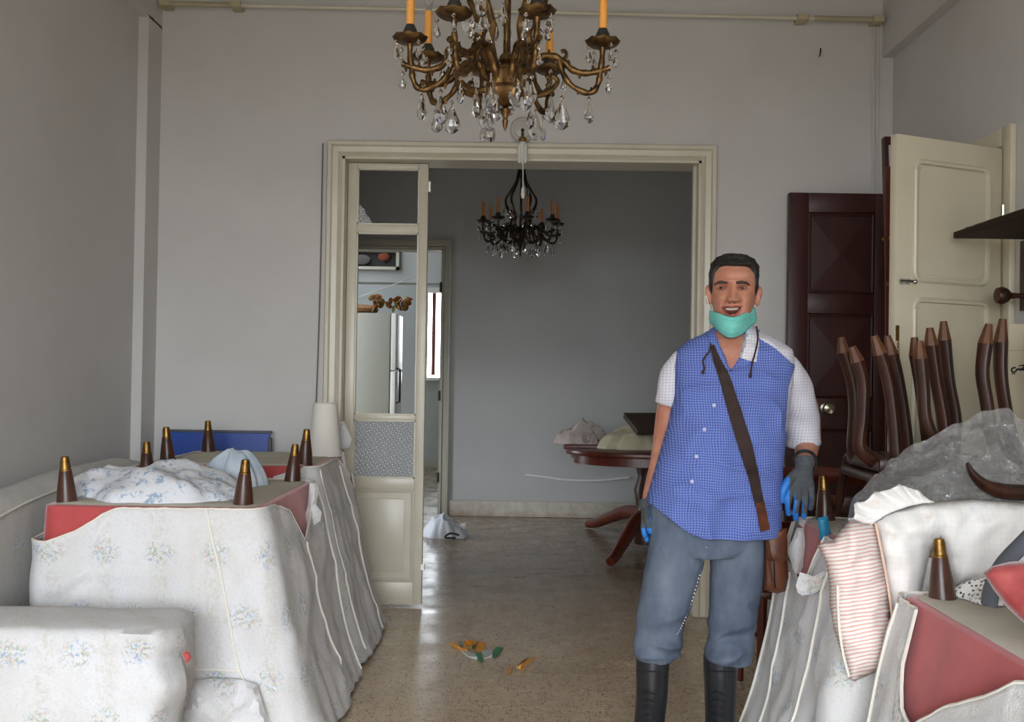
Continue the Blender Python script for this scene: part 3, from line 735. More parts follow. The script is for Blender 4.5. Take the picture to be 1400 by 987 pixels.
A3 = armchair('overturned armchair on the right beside the man, its corner leg by his glove', 1.80, -1, 2.99, 3.81, .80, 3,
    [Z_, [(0, .0), (.45, .0), (.52, .15), (.62, .17), (.9, .13), (.95, .02), (1, 0)], Z_, Z_],
    [(1, .78, .72, .02, .98), (1, .985, .985, .0, .98), (1, .28, .30, .1, .98)], W=.80, flare=.20)
A4 = armchair('overturned armchair nearest on the right showing a broad bare red velvet side', 1.84, -1, 1.98, 2.87, .725, 4,
    [Z_, [(0, .0), (.1, .02), (.22, .075), (.45, .16), (.64, .255), (.72, .24), (.79, .15), (.825, .005), (1, 0)], Z_, Z_],
    [(1, .985, .985, .02, .98)], W=.80, flare=.19, under_tone='lining')
# turned-back flaps of the covers
def flap(par, pts, Y, name='cover_flap', mat='cover', th=.02, st=5):
    inflate(pts, plane_at(Y), th, st, .6, wr=.012, seed=3).build(name, MAT[mat], par[1])
flap(A1, [(424, 650), (431, 655), (436, 672), (432, 690), (440, 700), (438, 712), (424, 722), (410, 738), (414, 715), (421, 690)], 4.18)
flap(A2, [(462, 612), (470, 618), (474, 640), (480, 650), (474, 664), (464, 668), (460, 650)], 5.28)
flap(A2, [(362, 655), (385, 648), (405, 640), (418, 642), (412, 652), (390, 660), (368, 660)], 4.56, th=.014)
flap(A3, [(1098, 700), (1103, 706), (1099, 722), (1101, 745), (1098, 775), (1090, 790), (1083, 775), (1076, 752), (1083, 738), (1092, 716)], 3.55, th=.022)
flap(A3, [(1094, 782), (1112, 788), (1130, 778), (1134, 800), (1112, 812), (1092, 815), (1088, 800)], 3.25, th=.007)
0 and flap(A4, [(1262, 806), (1268, 822), (1271, 870), (1275, 910), (1272, 945), (1255, 925), (1232, 924), (1248, 880), (1257, 835)], 2.68, th=.02)

# ------------------------------------------------------------------ covered sofa along the left wall
sofa = thing('covered_sofa', (-1.9, 4.2, 0), 'grey floral covered sofa against the left wall behind the overturned armchairs', 'sofa')
zt = [(2.7, .74), (3.3, .80), (3.8, .858), (4.3, .893), (4.8, .892), (5.1, .85), (5.28, .76), (5.36, .6), (5.40, .3)]
rings = []
for k in range(61):
    y = 3.40 + (5.42 - 3.40) * k / 60; z = lin(y, zt); e_ = max(0, (y - 5.2) / .2); xf = -1.765
    pr = [(xf + .015, .01), (xf, .3), (xf - .02, .55), (xf - .035, z - .075), (xf - .05, z - .035), (xf - .085, z - .008), (xf - .15, z), (xf - .22, z - .015), (-2.025, z - .06), (-2.035, .3), (-2.035, .01)]
    ring = []
    for i, (a, b) in enumerate(pr):
        w_ = .012 * ns(y * 3, b * 3, 7) + .006 * ns(y * 9, b * 7, 3)
        ring.append(V((a + (w_ if i < 7 else 0), y, b + (w_ * .4 if 3 < i < 9 else 0))))
    rings.append(ring)
bk = MB().loft(rings, True, True).build('backrest', MAT['coverold'], sofa, ang=80)
MB().tube([V((lin(0, [(0, -1.806)]), r[4].y, r[4].z + .004)) for r in rings], .005, 6).build('piping', MAT['piping'], bk)
ex = [(0, -1.03), (.2, -1.0), (.26, -.99), (.31, -.96), (.36, -.945), (.40, -.955), (.435, -.985), (.46, -.985), (.49, -.955), (.515, -.955), (.55, -.98), (.575, -1.02), (.60, -1.06)]
rings = []; nx = 44
for k in range(nx + 1):
    q = k / nx; ring = []
    for i in range(40):
        # arm cross-section: front, rounded top, back
        s_ = i / 39
        if s_ < .42: yy, z = 3.03, lerp(.01, .50, s_ / .42)
        elif s_ < .62: a = (s_ - .42) / .2 * pi; yy, z = 3.03 + .16 * (1 - cos(a)), .50 + .045 * sin(a) ** .3
        else: yy, z = 3.35, lerp(.50, .01, (s_ - .62) / .38)
        xe = interp(z, ex); end = max(0, (q - .93) / .07)
        x = lerp(-2.03, xe - .07, q); pin = end ** 2.2 * .13
        yy = lerp(yy, 3.19, end ** 3 * .75); z2 = z + .012 * ns(x * 4, z * 4, 5) * (z > .05) - .02 * end ** 2 * (z > .45)
        yy += (-.014 * ns(x * 5, z * 4, 2) - .01 * ns(x * 12, z * 8, 6)) * (1 if s_ < .5 else 0)
        if q > .8: yy -= .02 * sin(z * 38) * (q - .8) / .2 * (1 if s_ < .45 else 0)
        ring.append(V((x, yy, z2)))
    rings.append(ring)
MB().loft(rings, True, True).build('armrest', MAT['cover'], sofa, ang=80)
inflate([(249, 893), (257, 888), (262, 899), (255, 909)], plane_at(3.005), .012, 3, .6).build('bare_velvet', MAT['velvet'], sofa)
inflate([(235, 1040), (242, 960), (258, 932), (290, 927), (330, 929), (352, 936), (366, 985), (372, 1040)], plane_at(3.46), .035, 7, .5, dm=14, wr=.04, seed=4, nscale=.05).build('loose_cover_tail', MAT['cover'], A1[1])

# crumpled floral cloth on the nearest left armchair
def printed(name, ground, c1, c2, sc=48):
    t = NT(name); co = t.pos('Object'); v = t.noise(co, sc, 3, .6, .8)
    m = t.ramp(v, [(.5, 0), (.56, 1)]); m2 = t.ramp(t.noise(co, sc * .4, 3), [(.45, 0), (.56, 1)])
    t.col(t.mix(t.math('MULTIPLY', t.math('MULTIPLY', m, m2), .8), ground, t.mix(t.noise(co, 6, 2), c1, c2)))
    t.set(Roughness=.95, Specular_IOR_Level=.1); t.bump(t.noise(co, 40, 4), .25, .006); return t.mat
MAT['blueprint'] = printed('blue_flower_cotton', S(226, 228, 234), S(120, 144, 186), S(150, 178, 196))
MAT['pinkprint'] = printed('pink_flower_cotton', S(196, 186, 180), S(170, 96, 84), S(110, 110, 120), 22)
hp = heap((-1.375, 3.84, .842), .33, .235, .15, 21, rot=-.12, fold=5.5, flat=.42)
hp.build('crumpled_cloth', MAT['blueprint'], None, label='crumpled white cloth with blue flowers on the nearest left overturned armchair', cat='cloth', ang=70)
hp = heap((-1.19, 4.19, .842), .13, .11, .15, 33, rot=.3, fold=6, flat=.35)
hp.build('crumpled_cloth', plain('pale_blue_cotton', S(176, 192, 208), .9, c2=S(206, 214, 222), scale=14), None, label='small pale blue bunched cloth behind the crumpled flowered one', cat='cloth', ang=70)
# lampshade
lc = pix(444, 610, 5.14); lc.z = .888
ls = thing('lampshade', lc, 'white tapered lampshade standing on the back left overturned armchair', 'lampshade')
MB().lathe([(.083, 0), (.084, .004), (.060, .262), (.060, .266), (.058, .266), (.058, .262), (.081, .004), (.081, 0)], lc, 32, cap=False).loft([[lc + V((.083 * cos(a * pi / 16), .083 * sin(a * pi / 16), 0)) for a in range(32)], [lc + V((.081 * cos(a * pi / 16), .081 * sin(a * pi / 16), 0)) for a in range(32)]], False, False).build('shade', plain('white_shade_cloth', S(226, 222, 214), .9), ls)
MB().tube([lc + V((.059 * cos(a * pi / 12), .059 * sin(a * pi / 12), .264)) for a in range(25)], .003, 6, False).build('top_ring', MAT['white'], ls)
MB().tube([lc + V((.083 * cos(a * pi / 12), .083 * sin(a * pi / 12), .003)) for a in range(25)], .003, 6, False).build('bottom_ring', MAT['white'], ls)
fc = pix(472, 612, 5.36)
inflate([(464, 573), (468, 571), (474, 584), (481, 600), (478, 611), (470, 614), (464, 612)], plane_at(5.42), .02, 4, .6).build('folded_paper', MAT['whitecloth'], None, label='white folded paper sticking up beside the lampshade', cat='paper')
# blue board against the back wall
b0, b1 = pix(223, 600, 5.57).x, pix(372, 600, 5.57).x; zt_ = pix(300, 588, 5.57).z
bo = thing('blue_board', (b0, 5.55, 0), 'blue board with grey rim leaning on the back wall behind the left armchairs', 'board')
MB().bb(b0, b1 - .012, 5.555, 5.575, .0, zt_ - .012).build('panel', MAT['blueboard'], bo, bevel=.002)
MB().bb(b0, b1, 5.550, 5.580, zt_ - .014, zt_).bb(b1 - .02, b1, 5.550, 5.580, .0, zt_ - .035).build('rim', MAT['greyboard'], bo, bevel=.004)

# ------------------------------------------------------------------ bedding on the right
def stripes(name):
    t = NT(name); uv = t.n('ShaderNodeUVMap').outputs[0]; sp = t.n('ShaderNodeSeparateXYZ'); t.l(uv, sp.inputs[0])
    co = t.pos('Object'); wob = t.math('MULTIPLY', t.noise(co, 9, 2), .10)
    k = t.math('ADD', t.math('ADD', sp.outputs['Y'], t.math('MULTIPLY', sp.outputs['X'], .16)), wob)
    s = t.math('FRACT', t.math('MULTIPLY', k, 18.5)); m = t.ramp(s, [(.50, 0), (.56, 1), (.86, 1), (.92, 0)])
    t.col(t.mix(m, S(238, 230, 226), S(220, 176, 166))); t.set(Roughness=.95, Specular_IOR_Level=.1); t.bump(t.noise(co, 30, 4), .15, .005); return t.mat
MAT['stripe'] = stripes('pink_striped_ticking')
pl = thing('striped_pillow', pix(1165, 932, 2.92), 'pink striped pillow hanging corner-down between the right armchairs', 'pillow')
body = inflate([(1118, 747), (1122, 742), (1140, 738), (1152, 722), (1163, 710), (1180, 716), (1195, 714), (1203, 752), (1212, 800), (1219, 850), (1226, 903), (1206, 915), (1185, 924), (1163, 934), (1152, 900), (1140, 860), (1134, 825), (1133, 790), (1128, 768)], plane_at(2.915), .085, 6, .55, wr=.04, seed=5, nscale=.03)
body.build('pillow_body', MAT['stripe'], pl, ang=80)
MB().tube(catmull([pix(a, b_, 2.90) + V((0, -.012, 0)) for a, b_ in ((1195, 714), (1203, 752), (1212, 800), (1219, 850), (1226, 903))], 5), .004, 6).build('edge_cord', plain('peach_cord', S(226, 194, 174), .9), pl)
MB().tube(catmull([pix(a, b_, 2.86) for a, b_ in ((1145, 800), (1146, 830), (1148, 862), (1153, 895), (1161, 925))], 5), .004, 6).build('edge_cord', MAT['piping'], pl)
def plaid(name):
    t = NT(name); co = t.pos('Object'); sp = t.n('ShaderNodeSeparateXYZ'); t.l(co, sp.inputs[0])
    def band(o, f): return t.ramp(t.math('FRACT', t.math('MULTIPLY', o, f)), [(.0, 1), (.16, 1), (.2, 0), (1, 0)])
    g = t.mix(t.math('MULTIPLY', band(sp.outputs['X'], 60), .10), S(238, 236, 234), S(226, 196, 170))
    g = t.mix(t.math('MULTIPLY', band(sp.outputs['Z'], 60), .10), g, S(226, 196, 170))
    fl_ = t.ramp(t.noise(co, 11, 3), [(.62, 0), (.72, .55)]); g = t.mix(fl_, g, S(176, 200, 226))
    f2 = t.ramp(t.noise(t.pos('Object', (1.3, 1.3, 1.1)), 15, 3), [(.64, 0), (.74, .45)]); g = t.mix(f2, g, S(240, 200, 170))
    t.col(g); t.set(Roughness=.95, Specular_IOR_Level=.1); t.bump(t.noise(co, 24, 4), .2, .006); return t.mat
MAT['plaid'] = plaid('pale_plaid_cotton')
pp = thing('plaid_pillow', pix(1300, 800, 2.93), 'pale plaid pillow with ruffled edge lying across the right armchairs', 'pillow')
inflate([(1195, 714), (1215, 700), (1262, 688), (1330, 683), (1420, 690), (1490, 706), (1505, 740), (1490, 780), (1420, 790), (1385, 797), (1345, 805), (1306, 803), (1296, 770), (1286, 738), (1272, 752), (1262, 800), (1250, 850), (1229, 902), (1217, 835), (1206, 768)], plane_at(2.955, 1250, 0, .0003), .085, 6, .5, dm=40, wr=.025, seed=8, nscale=.035).build('pillow_body', MAT['plaid'], pp, ang=80)
def ruffle(base, outer, Y, n=70, amp=.02, waves=4.5):
    B = catmull([pix(a, b_, Y) for a, b_ in base], 12); O = catmull([pix(a, b_, Y) for a, b_ in outer], 12)
    def f(u, v_):
        a = B[min(int(u * (len(B) - 1) + .5), len(B) - 1)]; b_ = O[min(int(u * (len(O) - 1) + .5), len(O) - 1)]
        s_ = sin(u * waves * 2 * pi + .8 * sin(u * 9)); return a.lerp(b_, v_) + V((0, amp * v_ * s_ - .012, .006 * v_ * cos(u * waves * 2 * pi)))
    return MB().grid(f, n, 8)
ruffle([(1185, 722), (1205, 706), (1232, 694), (1256, 688), (1275, 686)], [(1160, 713), (1170, 690), (1198, 672), (1238, 664), (1268, 682)], 2.93).build('ruffle', MAT['plaid'], pp, solid=.003)
# red cushion, grey tube, lace on the nearest right armchair
inflate([(1344, 783), (1356, 774), (1380, 768), (1425, 764), (1475, 768), (1490, 800), (1485, 868), (1440, 876), (1400, 852), (1378, 832), (1358, 806)], plane_at(2.36), .055, 6, .5, wr=.012, seed=2).build('velvet_cushion', plain('rose_velvet', S(176, 84, 82), .75, c2=S(146, 48, 50), scale=14, sheen=.5), None, label='small rose red velvet cushion at the right edge', cat='cushion', ang=80)
gt = catmull([pix(1500, 700, 2.76), pix(1460, 702, 2.72), pix(1425, 720, 2.66), pix(1398, 744, 2.64), pix(1372, 772, 2.62), pix(1357, 802, 2.62), pix(1352, 828, 2.62)], 8)
MB().tube(gt, [.03 - .006 * k / len(gt) for k in range(len(gt))], 12, squash=(1, .55)).build('foam_tube', plain('grey_foam', S(92, 96, 104), .85), None, label='bent dark grey foam tube poking out behind the rose cushion', cat='tube')
def lace():
    t = NT('white_crochet_lace'); co = t.pos('Object'); v = t.voro(co, 85, rand=.5)
    a = t.ramp(v, [(.30, 0), (.36, 1)]); t.col(S(232, 230, 226)); t.set(Roughness=.9, Alpha=a); return t.mat
hp = heap(V((pixz(1348, 815, .735).x, pixz(1348, 815, .735).y - .02, .733)), .085, .10, .05, 9, fold=11, flat=.4, ragged=.2)
hp.build('lace_doily', lace(), None, label='white crochet lace doily bunched beside the rose cushion', cat='doily', ang=80)

# ------------------------------------------------------------------ clear plastic sheet
topo = [(1150, 718), (1172, 672), (1190, 650), (1215, 628), (1250, 606), (1300, 582), (1340, 564), (1368, 561), (1388, 577), (1400, 610), (1412, 650)]
def film(u, v_):
    x = 1142 + 270 * u; yt = interp(x, topo); q = v_ * 2 if v_ < .5 else (1 - v_) * 2
    y = lerp(735, yt, q ** .75); Y = 3.03 + .27 * q if v_ < .5 else 3.30 + .05 * (1 - q)
    p = pix(x, y, Y + .05 * ns(u * 4, v_ * 5, 2) * (1 - abs(q - .5)))
    w_ = .022 * (1 - abs(ns(u * 5, v_ * 7, 1)) * 2) + .012 * (1 - abs(ns(u * 14, v_ * 16, 4)) * 2) + .006 * (1 - abs(ns(u * 31, v_ * 35, 6)) * 2)
    return p + V((.3 * w_, -w_, .3 * w_ * q))
MB().grid(film, 150, 110).build('plastic_sheet', MAT['film'], None, label='crumpled clear plastic sheet bulging in front of the chair legs', cat='plastic sheet', ang=30)
# ------------------------------------------------------------------ dark wooden furniture on the right
MAT['wornwood'] = plain('worn_bare_wood', S(106, 66, 40), .45, c2=S(76, 44, 26), scale=14)
# table top resting on the armchair legs, overturned dining chairs on it
slab = MB().prism([(a, b_, .972) for a, b_ in rrect(1.16, 1.96, 3.37, 3.79, .06)], (0, 0, .032))
slab.build('loose_table_top', MAT['wood'], None, bevel=.008, label='dark wooden table top lying under the overturned dining chairs', cat='table top')
ZS = 1.006
def dining(label, legs, seat, backrail=True):
    xs = [seat[0], seat[1]]; ys = [seat[2], seat[3]]
    root = thing('dining_chair', ((xs[0] + xs[1]) / 2, (ys[0] + ys[1]) / 2, ZS), label, 'chair', 'overturned wooden dining chairs')
    MB().bb(xs[0], xs[1], ys[0], ys[1], ZS, ZS + .05).build('seat', MAT['wood'], root, bevel=.012)
    for pts, Y in legs:
        P = [pix(a, b_, Y) for a, b_ in pts]
        e_ = P[-1].copy(); e_.z = ZS + .03; e_.x = max(xs[0] + .02, min(xs[1] - .02, e_.x)); e_.y = max(ys[0] + .02, min(ys[1] - .02, e_.y))
        if P[-1].z > ZS + .05: P.append(e_)
        else: P[-1] = e_
        path = catmull(P[1:], 6); n = len(path)
        rad = [.029 + .004 * (k / n) - .005 * sin(pi * k / n) for k in range(n)]
        lo = MB().tube(path, rad, 8, squash=(1, .85)).build('leg', MAT['wood'], root, ang=50)
        MB().tube([P[0], P[0].lerp(P[1], .12), P[1] + (P[1] - P[0]) * .02], [.014, .016, .0292], 8, squash=(1, .85)).build('foot_tip', MAT['wornwood'], lo, ang=20)
    if backrail:
        yb = max(ys[1] + .09, 3.87)
        for x in (xs[0] + .03, xs[1] - .03):
            MB().tube(catmull([(x, ys[1] - .02, ZS + .03), (x, 3.825, ZS + .018), (x, yb + .03, .9), (x, yb + .06, .7), (x, yb + .03, .52)], 4), .017, 8).build('back_post', MAT['wood'], root)
        for z in (.84, .70, .56): MB().bb(xs[0] + .03, xs[1] - .03, yb + .03, yb + .05, z - .03, z + .03).build('back_slat', MAT['wood'], root, bevel=.005)
dining('overturned dark dining chair whose curved legs stand nearest the dark red door',
    [([(1150, 461), (1153, 482), (1164, 520), (1168, 560), (1166, 610), (1172, 650)], 3.70), ([(1165, 474), (1172, 494), (1180, 525), (1179, 570), (1176, 612), (1188, 648)], 3.48),
     ([(1195, 459), (1203, 484), (1214, 520), (1221, 570), (1225, 620), (1228, 655)], 3.46), ([(1213, 459), (1219, 484), (1228, 520), (1236, 570), (1240, 620), (1243, 655)], 3.68)], (1.18, 1.36, 3.40, 3.76))
dining('overturned dark dining chair in the middle, legs in front of the cream door',
    [([(1257, 466), (1258, 490), (1262, 530), (1267, 580), (1271, 640)], 3.44), ([(1250, 461), (1252, 485), (1259, 530), (1267, 590), (1273, 640)], 3.62),
     ([(1271, 448), (1273, 472), (1280, 520), (1289, 570), (1296, 640)], 3.52), ([(1290, 439), (1291, 465), (1297, 520), (1306, 575), (1313, 640)], 3.72)], (1.40, 1.57, 3.39, 3.78))
dining('overturned dark dining chair at the far right beside the beige carton',
    [([(1352, 443), (1347, 470), (1343, 510), (1349, 550), (1357, 600), (1361, 640)], 3.46), ([(1371, 436), (1368, 468), (1368, 510), (1375, 560), (1385, 610), (1391, 650)], 3.55),
     ([(1424, 440), (1420, 470), (1418, 510), (1424, 560), (1430, 640)], 3.5), ([(1432, 440), (1430, 470), (1428, 510), (1432, 560), (1436, 640)], 3.7)], (1.595, 1.92, 3.40, 3.71), True)
# curved chair arm lying behind the plaid pillow
ap = catmull([pix(1322, 632, 3.05), pix(1330, 648, 3.05), pix(1348, 664, 3.05), pix(1375, 672, 3.05), pix(1420, 674, 3.05)], 6)
MB().tube(ap, [.006 + .034 * min(1, k / len(ap) * 1.6) for k in range(len(ap))], 10, squash=(1, .6)).build('chair_arm', MAT['wood'], None, label='loose curved dark wooden chair arm behind the plaid pillow', cat='chair arm')
bt = pix(1128, 723, 3.3); 
inflate([(1118, 708), (1132, 705), (1136, 730), (1130, 742), (1121, 738)], plane_at(3.42), .012, 3, .6).build('blue_packet', plain('teal_plastic', S(40, 130, 170), .4), None, label='small teal blue plastic packet on the far right armchair', cat='packet')

# upright ladder-back chair behind the man
lc0 = thing('ladder_back_chair', (1.14, 4.2, 0), 'red brown ladder-back chair standing behind the man and his bag', 'chair')
cx0, cx1, cy = .96, 1.36, 4.08
for x in (cx0, cx1):
    MB().tube([(x, cy + .02, 0), (x, cy + .0, .45), (x, cy - .01, .75), (x, cy - .05, .99)], [.017, .02, .018, .015], 8).build('leg', MAT['woodred'], lc0)
    MB().tube([(x, cy + .4, 0), (x, cy + .4, .44)], [.016, .02], 8).build('leg', MAT['woodred'], lc0)
MB().bb(cx0 - .02, cx1 + .02, cy - .02, cy + .42, .44, .475).build('seat', MAT['woodred'], lc0, bevel=.01)
for z in (.93, .82, .71, .60): MB().grid(lambda u, v_, z=z: V((lerp(cx0, cx1, u), cy - .03 + .05 * (z < .8) * .4 - .04 * (z > .8) * .4 + .03 * sin(pi * u), z - .03 + .06 * v_ + .008 * sin(pi * u))), 10, 1).build('back_slat', MAT['woodred'], lc0, solid=.014)
for y in (cy + .02, cy + .4): MB().tube([(cx0, y, .2), (cx1, y, .2)], .01, 8).build('stretcher', MAT['woodred'], lc0)

# dark red panelled door leaf leaning on the wall
d0 = pix(1077.5, 400, 5.56).x; d1 = 1.985; dzt = pix(1140, 264, 5.56).z; dy0, dy1 = 5.555, 5.60
dl = thing('mahogany_door_leaf', ((d0 + d1) / 2, dy0, 0), 'dark red panelled door leaf with round knob standing against the back wall', 'door')
zq = lambda y: 1.32 + (515.5 - y) * 5.56 / 1400
px0, px1 = d0 + .105, pix(1195, 400, 5.56).x
pans = [(zq(400), zq(290)), (zq(543), zq(428)), (.16, zq(585))]
MB().bb(d0, px0, dy0, dy1, .0, dzt).build('stile', MAT['mahog'], dl, bevel=.003)
MB().bb(px1, d1, dy0, dy1, .0, dzt).build('stile', MAT['mahog'], dl, bevel=.003)
zz = [dzt] + [z for ab in pans for z in (ab[1], ab[0])] + [0]
for k in range(0, len(zz), 2): MB().bb(px0, px1, dy0 + .001, dy1, zz[k + 1], zz[k]).build('rail', MAT['mahog'], dl, bevel=.003)
for z0, z1 in pans:
    cxm, czm = (px0 + px1) / 2, (z0 + z1) / 2; yb = dy0 + .022; g = .022
    m = MB().add([(px0, yb, z0), (px1, yb, z0), (px1, yb, z1), (px0, yb, z1), (px0 + g, yb, z0 + g), (px1 - g, yb, z0 + g), (px1 - g, yb, z1 - g), (px0 + g, yb, z1 - g), (cxm, dy0 + .012, czm)],
                 [(0, 1, 5, 4), (1, 2, 6, 5), (2, 3, 7, 6), (3, 0, 4, 7), (4, 5, 8), (5, 6, 8), (6, 7, 8), (7, 4, 8)])
    m.build('pyramid_panel', MAT['mahog'], dl, smooth=False)
    b = MB(); P = [V((px0 + .008, dy0 + .01, z0 + .008)), V((px1 - .008, dy0 + .01, z0 + .008)), V((px1 - .008, dy0 + .01, z1 - .008)), V((px0 + .008, dy0 + .01, z1 - .008))]
    for i in range(4): b.tube([P[i], P[(i + 1) % 4]], .008, 6)
    b.build('panel_moulding', MAT['mahog'], dl)
kp = pix(1131, 558, 5.53); ry = Matrix.Rotation(RAD(90), 3, 'X')
MB().lathe([(.030, 0), (.030, .006), (.012, .010), (.011, .03), (.026, .04), (.033, .055), (.028, .068), (.012, .074), (.001, .075)], (kp.x, dy0, kp.z), 20, ry).build('door_knob', plain('satin_nickel', S(176, 170, 152), .28, 1), dl)
# tall narrow frame between that door and the cream one
nf = thing('narrow_wooden_frame', (1.66, 4.72, 0), 'tall narrow dark wooden frame propped behind the free edge of the cream door', 'frame')
ft_ = pix(1212, 185, 4.7); ftr = pix(1226, 184, 4.7); 
def stick(a, b_, w_, d_, name): 
    m = MB(); a, b_ = V(a), V(b_); q = (b_ - a)
    m.prism([a, a + V((w_, 0, 0)), a + V((w_, d_, 0)), a + V((0, d_, 0))], q); return m.build(name, MAT['mahog'], nf, bevel=.002)
stick((ft_.x + .05, 4.6, 0), (ft_.x - .002, 4.72, ft_.z), .018, .045, 'stile')
stick((ftr.x + .05, 4.6, 0), (ftr.x + .002, 4.72, ftr.z - .0), .018, .045, 'stile')
MB().bb(ft_.x, ftr.x + .02, 4.72, 4.765, ft_.z - .03, ft_.z).build('head_rail', MAT['mahog'], nf)
MB().prism([(ft_.x + .01, 4.655, .1), (ft_.x + .12, 4.655, .1), (ft_.x + .12, 4.665, .1), (ft_.x + .01, 4.665, .1)], (-.012, .05, zq(265) - .12)).build('infill_board', MAT['woodred'], nf)
for (a, b_) in ((1208, 327), (1217, 325), (1214, 388)): MB().blob(pix(a, b_, 4.64), (.008, .006, .01), 8, 6).build('screw', MAT['brass'], nf)

# beige carton with Arabic print
c0 = pix(1379, 500, 3.97).x; ct = pix(1390, 444, 3.97).z
ca = thing('beige_carton', (c0 + .08, 4.0, 0), 'tall beige carton with black Arabic writing at the right edge', 'carton')
MB().bb(c0, 2.0, 3.97, 4.17, 0, ct).build('box', plain('beige_card', S(206, 194, 168), .8, c2=S(194, 180, 152), scale=3), ca, bevel=.004)
MB().bb(c0 - .004, 2.004, 3.965, 4.175, ct - .10, ct + .004).build('lid', plain('beige_card_lid', S(200, 186, 160), .8), ca, bevel=.003)
ink = plain('black_print', S(22, 20, 20), .7); m = MB()
def stroke(pts, r=.0032): m.tube(catmull([pix(a, b_, 3.9685) for a, b_ in pts], 4), r, 6)
stroke([(1388.5, 503), (1386, 502.5), (1383, 505), (1384.5, 508.5), (1388, 508), (1391, 504.5), (1394, 505.5), (1394.6, 503.5)])
stroke([(1394.4, 505.5), (1397, 505.5), (1397.4, 502.5)]); stroke([(1397.2, 505.5), (1399.6, 505.2), (1400, 498.5)]); stroke([(1403, 499), (1403, 506)])
for a, b_ in ((1384.4, 511), (1387, 511), (1393.6, 500), (1396.4, 499.5), (1398, 499.5)): m.blob(pix(a, b_, 3.9685), (.003, .002, .003), 6, 5)
m.build('arabic_print', ink, ca)

# wall coat rack with a glass-topped shelf
MAT['shelfwood'] = plain('matt_dark_wood', S(52, 31, 24), .7, c2=S(36, 22, 17), scale=5, spec=.2)
cr_ = thing('coat_rack', (XR, 3.6, 1.6), 'dark wooden wall coat rack with glass-topped shelf and round pegs', 'coat rack')
sz = pix(1303, 322, 4.08).z; sx0 = pix(1303, 322, 4.08).x
MB().prism([(sx0, 4.08, sz - .012), (XR - .002, 4.08, sz - .012), (XR - .002, 3.0, sz - .012), (sx0, 3.0, sz - .012)], (0, 0, .026)).build('shelf', MAT['shelfwood'], cr_, bevel=.004)
MB().bb(sx0 + .018, XR - .004, 3.0, 4.03, sz + .015, sz + .022).build('glass_top', MAT['clear'], cr_, smooth=False)
MB().bb(XR - .026, XR - .001, 4.02, 4.13, 1.60, sz - .012).build('back_post', MAT['wood'], cr_, bevel=.003)
MB().bb(XR - .026, XR - .001, 3.0, 3.12, 1.60, sz - .012).build('back_post', MAT['wood'], cr_, bevel=.003)
MB().bb(XR - .022, XR - .001, 3.12, 4.02, 1.61, 1.70).build('back_rail', MAT['wood'], cr_, bevel=.003)
for y in (4.075, 3.55, 3.06):
    MB().lathe([(.012, 0), (.010, .03), (.013, .06), (.028, .075), (.036, .095), (.030, .115), (.012, .124), (.001, .125)], (XR - .026, y, pix(1378, 404, 4.07).z), 16, Matrix.Rotation(RAD(-90), 3, 'Y')).build('peg', MAT['wood'], cr_)

# curtain rail along the top of the back wall
ra, rb = pix(226, 5, 5.58), pix(1200, 27, 5.58)
cu = thing('curtain_rail', (0, 5.6, ra.z), 'yellowed plastic curtain rail along the top of the back wall', 'curtain rail')
MB().tube([ra, rb], .011, 8).build('rail', MAT['cream'], cu)
MAT['yellowed'] = plain('yellowed_plastic', S(186, 174, 142), .5)
for a, b_ in ((ra, ra.lerp(rb, .1)), (ra.lerp(rb, .912), rb)):
    m = MB(); n = 40
    for k in range(n): p = a.lerp(b_, k / n); q = a.lerp(b_, (k + .5) / n); m.tube([p, q], .016, 8)
    m.build('ribbed_sleeve', MAT['yellowed'], cu)
for p in (ra, rb, ra.lerp(rb, .10), ra.lerp(rb, .895)): MB().box(p + V((0, .02, 0)), (.06, .10, .035)).build('bracket', MAT['yellowed'], cu, bevel=.006)
# thin double conduit down the right end of the wall
m0 = thing('cable_conduit', pix(1198, 262, 5.63), 'thin white double cable channel running down the back wall near the right corner', 'conduit')
for a in (1194.5, 1200.5): MB().tube([pix(a, 30, 5.64), pix(a - .6, 300, 5.64)], .006, 6).build('cable', MAT['wall'], m0)
MB().tube([pix(1122, 66, 5.63), pix(1121.5, 74, 5.63), pix(1120, 77, 5.62)], .004, 6).build('wall_hook', MAT['blackmetal'], None, label='tiny dark hook in the back wall upper right', cat='hook')

# wall lamp over the opening
wl = thing('wall_lamp', pix(714, 178, YB), 'round white wall lamp with tube bulb and pull cord above the opening', 'lamp')
c = pix(714.5, 178, YB); c.y = YB
MB().lathe([(.072, 0), (.072, .012), (.06, .022), (.05, .022), (.046, .03), (.03, .034), (.0, .036)], c, 28, ry).build('rose', plain('white_ceramic', S(188, 186, 180), .25), wl)
MB().blob(c + V((0, -.038, -.008)), (.010, .006, .010), 10, 8).build('screw_hole', MAT['blackmetal'], wl)
bc = pix(714.5, 191, 5.57); MB().blob(bc, (.023, .023, .019), 16, 10).build('brass_ball', MAT['brass'], wl)
MB().tube([c + V((0, -.03, -.02)), bc], .008, 8).build('arm', MAT['brass'], wl)
MB().lathe([(.018, 0), (.022, -.012), (.026, -.02), (.02, -.03)], bc + V((0, 0, -.012)), 16).build('socket', MAT['white'], wl)
for dx, dy in ((-.016, -.008), (0, .014), (0, -.016), (.016, -.008)):
    t0 = bc + V((dx, dy, -.035)); MB().tube([t0, t0 + V((0, 0, -.085)), t0 + V((0, 0, -.095))], [.009, .009, .004], 8).build('bulb_tube', MAT['white'], wl)
pc = pix(715, 226, 5.56); pe = pix(715, 256, 5.56)
MB().tube([bc + V((.004, -.03, -.03)), pc, pe], .003, 6).build('pull_cord', MAT['white'], wl)
MB().lathe([(.004, .002), (.010, -.01), (.012, -.04), (.008, -.06), (.001, -.062)], pe, 12).build('pull_toggle', MAT['white'], wl)

